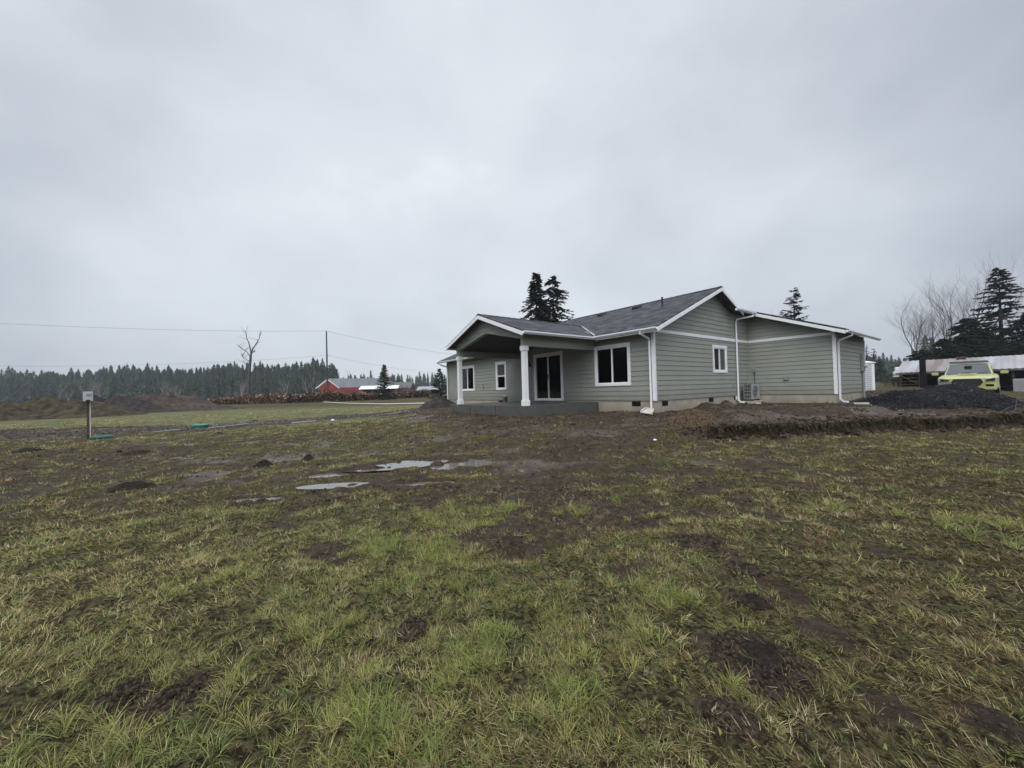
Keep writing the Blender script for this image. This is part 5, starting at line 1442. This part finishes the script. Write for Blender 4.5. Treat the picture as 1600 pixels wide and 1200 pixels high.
# gate post and field gate
p = dp(1443, 604, 30); gpz = float(smooth_h(np.array([p.x]), np.array([30.]))[0])
gpst = empty('gate_post', (p.x, 30, gpz - .1), R(40), 'thick black timber gate post left of the pickup truck', 'gate post')
hh_ = dp(1441, 561, 30).z - gpz
MB().box(-.19, .19, -.17, .17, 0, hh_ + .1).build('timber', mat('tarred_timber', (.014, .013, .013), .85, .3, 6), gpst, bevel=.03)
MB().tube([(-.2, -.1, 1.1), (-.35, -.1, 1.1)], .02, 6).build('hinge', M_BLACKMETAL, gpst)
p2 = dp(1384, 606, 36)
gd = Vector((p2.x - p.x, 6.0, 0)); gl = gd.length
gate = empty('field_gate', (p.x, 30, gpz - .0), math.atan2(gd.y, gd.x), 'sagging wooden field gate hung between the black post and the field', 'gate')
M_GATE = mat('gate_wood', (.10, .075, .06), .85, .3, 5)
m_ = MB()
for z in (.22, .48, .76, 1.08):
    m_.prism([(.2, 0, z), (gl, 0, z - .05), (gl, 0, z + .01), (.2, 0, z + .07)], (0, .05, 0))
m_.build('rails', M_GATE, gate)
m_ = MB()
for x in (.3, gl - .1): m_.box(x - .06, x + .06, .052, .11, .05, 1.25)
m_.prism([(.3, .06, .25), (.45, .06, .25), (gl * .55, .06, 1.05), (gl * .55 - .15, .06, 1.05)], (0, .04, 0))
m_.build('braces', M_GATE, gate)

# louvred white cabin behind the garage corner
p = dp(1358, 608, 22.5); lz = float(smooth_h(np.array([p.x]), np.array([22.5]))[0])
pt = empty('portable_toilet', (p.x - .50, 22.5, lz + .12), R(-24), 'white louvred portable toilet just behind the garage corner', 'portable toilet')
MB().box(-.5, .5, -.5, .5, 0, 1.55).build('cabin', M_TARP, pt, bevel=.03)
m_ = MB()
for z in np.linspace(.1, 1.45, 13): m_.box(-.36, .36, -.512, -.502, z - .025, z + .025); m_.box(.502, .512, -.36, .36, z - .025, z + .025)
m_.build('louvres', M_GREYMETAL, pt)
MB().prism([(-.54, -.54, 1.55), (.54, -.54, 1.55), (.54, .54, 1.55), (-.54, .54, 1.55)], (0, 0, .06)).add([(-.5, -.5, 1.61), (.5, -.5, 1.61), (.5, .5, 1.61), (-.5, .5, 1.61), (0, 0, 1.76)], [(0, 1, 4), (1, 2, 4), (2, 3, 4), (3, 0, 4)]).build('roof', M_TARP, pt)

# lime pickup truck, front towards the viewer
M_LIME = mat('lime_paint', (.41, .43, .17), .28, .04, 2, spec=.6)
M_CARGLASS = mat('car_glass', (.035, .042, .045), .06, .1, 2, spec=.7)
M_TYRE = mat('tyre_rubber', (.018, .018, .018), .85, .2)
M_LAMP = mat('lamp_lens', (.30, .31, .33), .12, .3, 9, spec=.8)
TRY = 18.3
tp_ = dp(1511, 603, TRY)
tz = .50
truck = empty('pickup_truck', (tp_.x, TRY, tz), math.atan2(tp_.y, tp_.x) - R(90) + R(-2), 'lime yellow pickup truck with black roof rack parked behind the black gravel pile', 'pickup truck')
def loft(secs, n=20):
    """secs: (y, list of (x,z) half outline from bottom centre to top centre); mirrored"""
    m_ = MB(); rows = []
    for y, half in secs:
        full = [(x, z) for x, z in half] + [(-x, z) for x, z in reversed(half)]
        base = len(m_.v); m_.v += [(x, y, z) for x, z in full]; rows.append((base, len(full)))
    for (a, n_), (b_, _) in zip(rows[:-1], rows[1:]):
        for k in range(n_):
            k2 = (k + 1) % n_
            m_.f.append((a + k, b_ + k, b_ + k2, a + k2))
    a, n_ = rows[0]; m_.f.append(tuple(a + k for k in range(n_)))
    a, n_ = rows[-1]; m_.f.append(tuple(a + k for k in range(n_ - 1, -1, -1)))
    return m_
def sec(y, w, zb_, zs_, zt, wt): return (y, [(w * .9, zb_), (w, zb_ + .12), (w, zs_), (w * .985, zs_ + (zt - zs_) * .5), (wt, zt), (wt * .5, zt + .015)])
body = loft([sec(.02, .72, .52, .86, .98, .60), sec(.10, .86, .45, .92, 1.04, .70), sec(.30, .94, .42, .98, 1.09, .76), sec(.8, .955, .42, 1.0, 1.13, .80), sec(1.35, .955, .42, 1.02, 1.17, .82), sec(1.6, .95, .42, 1.05, 1.18, .86), sec(3.6, .95, .42, 1.05, 1.17, .88), sec(5.2, .95, .48, 1.05, 1.16, .9), sec(5.3, .92, .55, 1.0, 1.1, .88)])
body.build('body', M_LIME, truck, smooth=False)
cab = loft([(1.42, [(.80, 1.12), (.80, 1.14), (.79, 1.16), (.4, 1.18)]), (2.12, [(.80, 1.12), (.70, 1.62), (.60, 1.72), (.3, 1.75)]), (3.1, [(.82, 1.12), (.70, 1.66), (.60, 1.75), (.3, 1.78)]), (3.5, [(.82, 1.12), (.69, 1.62), (.58, 1.71), (.3, 1.73)]), (3.66, [(.82, 1.12), (.8, 1.16), (.7, 1.18), (.3, 1.19)])])
cab.build('cab', M_LIME, truck)
m_ = MB(); o_ = -.022
m_.add([(-.74, 1.395, 1.19), (.74, 1.395, 1.19), (.61, 1.985, 1.69), (-.61, 1.985, 1.69)], [(0, 1, 2, 3)]).build('windshield', mat('windshield_glass', (.05, .058, .06), .08, .1, 2, spec=.45), truck)
for sg in (-1, 1):
    m_ = MB(); q_ = [(sg * .835, 1.75, 1.17), (sg * .835, 3.45, 1.17), (sg * .735, 3.30, 1.60), (sg * .735, 2.25, 1.60)]
    m_.add(q_ if sg > 0 else q_[::-1], [(0, 1, 2, 3)]).build('side_window', M_CARGLASS, truck)
    m_ = MB(); m_.box(*sorted((sg * .99, sg * 1.24)), 1.55, 1.67, 1.17, 1.33); mr_o = m_.build('side_mirror', M_LIME, truck, bevel=.03)
    m_ = MB(); m_.box(*sorted((sg * .80, sg * .99)), 1.60, 1.66, 1.16, 1.21); m_.build('mirror_arm', M_BLACKMETAL, mr_o)
    # headlight wraps the front corner
    m_ = MB(); pts = [(sg * .53, -.035, .85), (sg * .82, .03, .82), (sg * .925, .16, .85), (sg * .93, .17, .975), (sg * .80, .04, 1.0), (sg * .52, -.03, .95)]
    pts = pts if sg > 0 else pts[::-1]
    m_.prism(pts, (0, .06, 0)); hl = m_.build('headlight', M_LAMP, truck)
    m_ = MB(); pts = [(sg * .58, -.045, .875), (sg * .84, .02, .855), (sg * .84, .02, .955), (sg * .58, -.042, .925)]; pts = pts if sg > 0 else pts[::-1]
    m_.prism(pts, (0, .02, 0)).build('lamp_core', M_DARK, hl)
    m_ = MB(); m_.box(*sorted((sg * .56, sg * .80)), -.01, .08, .60, .70); m_.build('fog_light', M_DARK, truck, bevel=.01)
    for yy in (1.02, 4.3):
        wh = MB(); wh.tube([(sg * .70, yy, .38), (sg * .95, yy, .38)], .39, 24); wo_ = wh.build('wheel', M_TYRE, truck)
        MB().tube([(sg * .951, yy, .38), (sg * .965, yy, .38)], .24, 18).build('rim', M_GREYMETAL, wo_)
# hexagonal grille with surround
hexg = [(-.50, .80), (-.38, .62), (.38, .62), (.50, .80), (.42, .965), (-.42, .965)]
MB().prism([(x, -.03, z) for x, z in hexg], (0, .06, 0)).build('grille', M_BLACKMETAL, truck)
hexo = [(x * 1.1, (z - .8) * 1.22 + .8) for x, z in hexg]
m_ = MB()
for k in range(6):
    k2 = (k + 1) % 6
    m_.prism([(hexg[k][0], -.045, hexg[k][1]), (hexo[k][0], -.03, hexo[k][1]), (hexo[k2][0], -.03, hexo[k2][1]), (hexg[k2][0], -.045, hexg[k2][1])], (0, .06, 0))
m_.build('grille_surround', M_LIME, truck)
MB().box(-.88, .88, -.07, .1, .44, .58).build('bumper', M_LIME, truck, bevel=.03)
MB().prism([(-.26, .35, 1.115), (.26, .35, 1.115), (.30, 1.2, 1.185), (-.30, 1.2, 1.185)], (0, 0, .035)).build('hood_scoop', M_LIME, truck)
m_ = MB()
for sg in (-1, 1): m_.tube([(sg * .70, .22, 1.065), (sg * .76, .8, 1.136), (sg * .79, 1.3, 1.172)], .007, 5)
m_.tube([(-.60, .04, .985), (.60, .04, .985)], .008, 5)
m_.build('hood_seam', M_DARK, truck)
MB().box(-.80, .80, -.06, .12, .34, .45).build('skid_plate', M_BLACKMETAL, truck, bevel=.02)
for sx__ in (-.35, .2): MB().tube([(sx__, 1.40, 1.20), (sx__ + .42, 1.50, 1.29)], .008, 5).build('wiper', M_BLACKMETAL, truck)
MB().box(-.12, .12, 1.70, 1.78, 1.52, 1.60).build('rear_view_mirror', M_DARK, truck)
MB().box(-.22, .22, .42, .46, 1.13, 1.17).build('scoop_opening', M_DARK, truck)
m_ = MB()
for sg in (-1, 1): m_.tube([(sg * .62, 2.0, 1.80), (sg * .62, 3.4, 1.82)], .025, 6)
m_.prism([(-.64, 1.98, 1.75), (.64, 1.98, 1.75), (.60, 2.06, 1.86), (-.60, 2.06, 1.86)], (0, .03, 0))
for y in (2.3, 2.7, 3.1, 3.4): m_.tube([(-.62, y, 1.83), (.62, y, 1.83)], .02, 6)
m_.build('roof_rack', M_BLACKMETAL, truck)

# dark covered car under the shed, to the right of the truck
p = dp(1577, 603, 33); cz = float(smooth_h(np.array([p.x]), np.array([33.]))[0])
p = dp(1579, 603, 31.2); car = empty('covered_car', (p.x, 31.2, cz - .1), R(-50), 'dark car standing at the long shed right of the pickup truck', 'car')
def csec(y, w, zb_, zt, wt): return (y, [(w * .9, zb_), (w, zb_ + .15), (w, zt * .62), (wt, zt), (wt * .5, zt + .01)])
loft([csec(0, .7, .3, .66, .6), csec(.2, .82, .22, .78, .68), csec(1.1, .86, .2, .88, .7), csec(1.7, .86, .2, 1.22, .62), csec(3.0, .86, .2, 1.26, .62), csec(3.8, .86, .22, .92, .7), csec(4.3, .78, .3, .8, .6)]).build('body', mat('dark_blue_paint', (.012, .014, .022), .45, .2), car, smooth=True)
for sg in (-1, 1):
    for y in (.8, 3.5): MB().tube([(sg * .7, y, .3), (sg * .87, y, .3)], .3, 16).build('wheel', M_TYRE, car)
p = dp(1596, 594, 29.6); cab_ = empty('white_cabinet', (p.x, 29.6, cz - .1), R(-50), 'pale grey cabinet at the right edge beside the dark car', 'cabinet')
MB().box(-.4, .4, -.3, .3, .08, 1.05).build('cabinet_body', mat('pale_grey_metal', (.42, .43, .42), .6, .1, 2), cab_, bevel=.02)
MB().box(-.36, .36, -.312, -.302, .14, 1.0).build('cabinet_door', M_GREYPLASTIC, cab_)
for sg in (-.3, .3): MB().box(sg - .05, sg + .05, -.25, .25, 0, .08).build('foot', M_DARK, cab_)
# dead stems leaning out of the bank at the right edge
for k, (px, py, px2, py2, lab) in enumerate(((1585, 668, 1596, 625, 'tall thin dead stem standing at the right end of the bank'), (1555, 664, 1598, 648, 'low bent dead stem lying along the right end of the bank'))):
    a = dp(px, py, 12.2); b_ = dp(px2, py2, 12.5)
    o = MB().tube([(0, 0, -.05), (b_ - a) * .5 + Vector((0, 0, .03)), b_ - a], [.010, .007, .003], 5).build('dead_stem', M_TWIG); o.location = (a.x, a.y, a.z)
    o.location.z = max(a.z, hz(a.x, a.y)); tag(o, lab, 'dead stem', 'dead stems at the bank')

# ------------------------------------------------------------------ haze over everything
hzm = bpy.data.materials.new('haze_air'); hzm.use_nodes = True
t = hzm.node_tree; t.nodes.remove(t.nodes['Principled BSDF'])
pv = t.nodes.new('ShaderNodeVolumePrincipled'); pv.inputs['Color'].default_value = (.90, .94, 1.0, 1); pv.inputs['Density'].default_value = .00036
t.links.new(pv.outputs[0], t.nodes['Material Output'].inputs['Volume'])
zmin = float(zf.min()) - 1.0
MBh = MB().box(-1250, 1250, -160, 1250, zmin, 34)
tag(MBh.build('haze', hzm), 'thin grey drizzle haze over the fields', 'haze', kind='stuff')
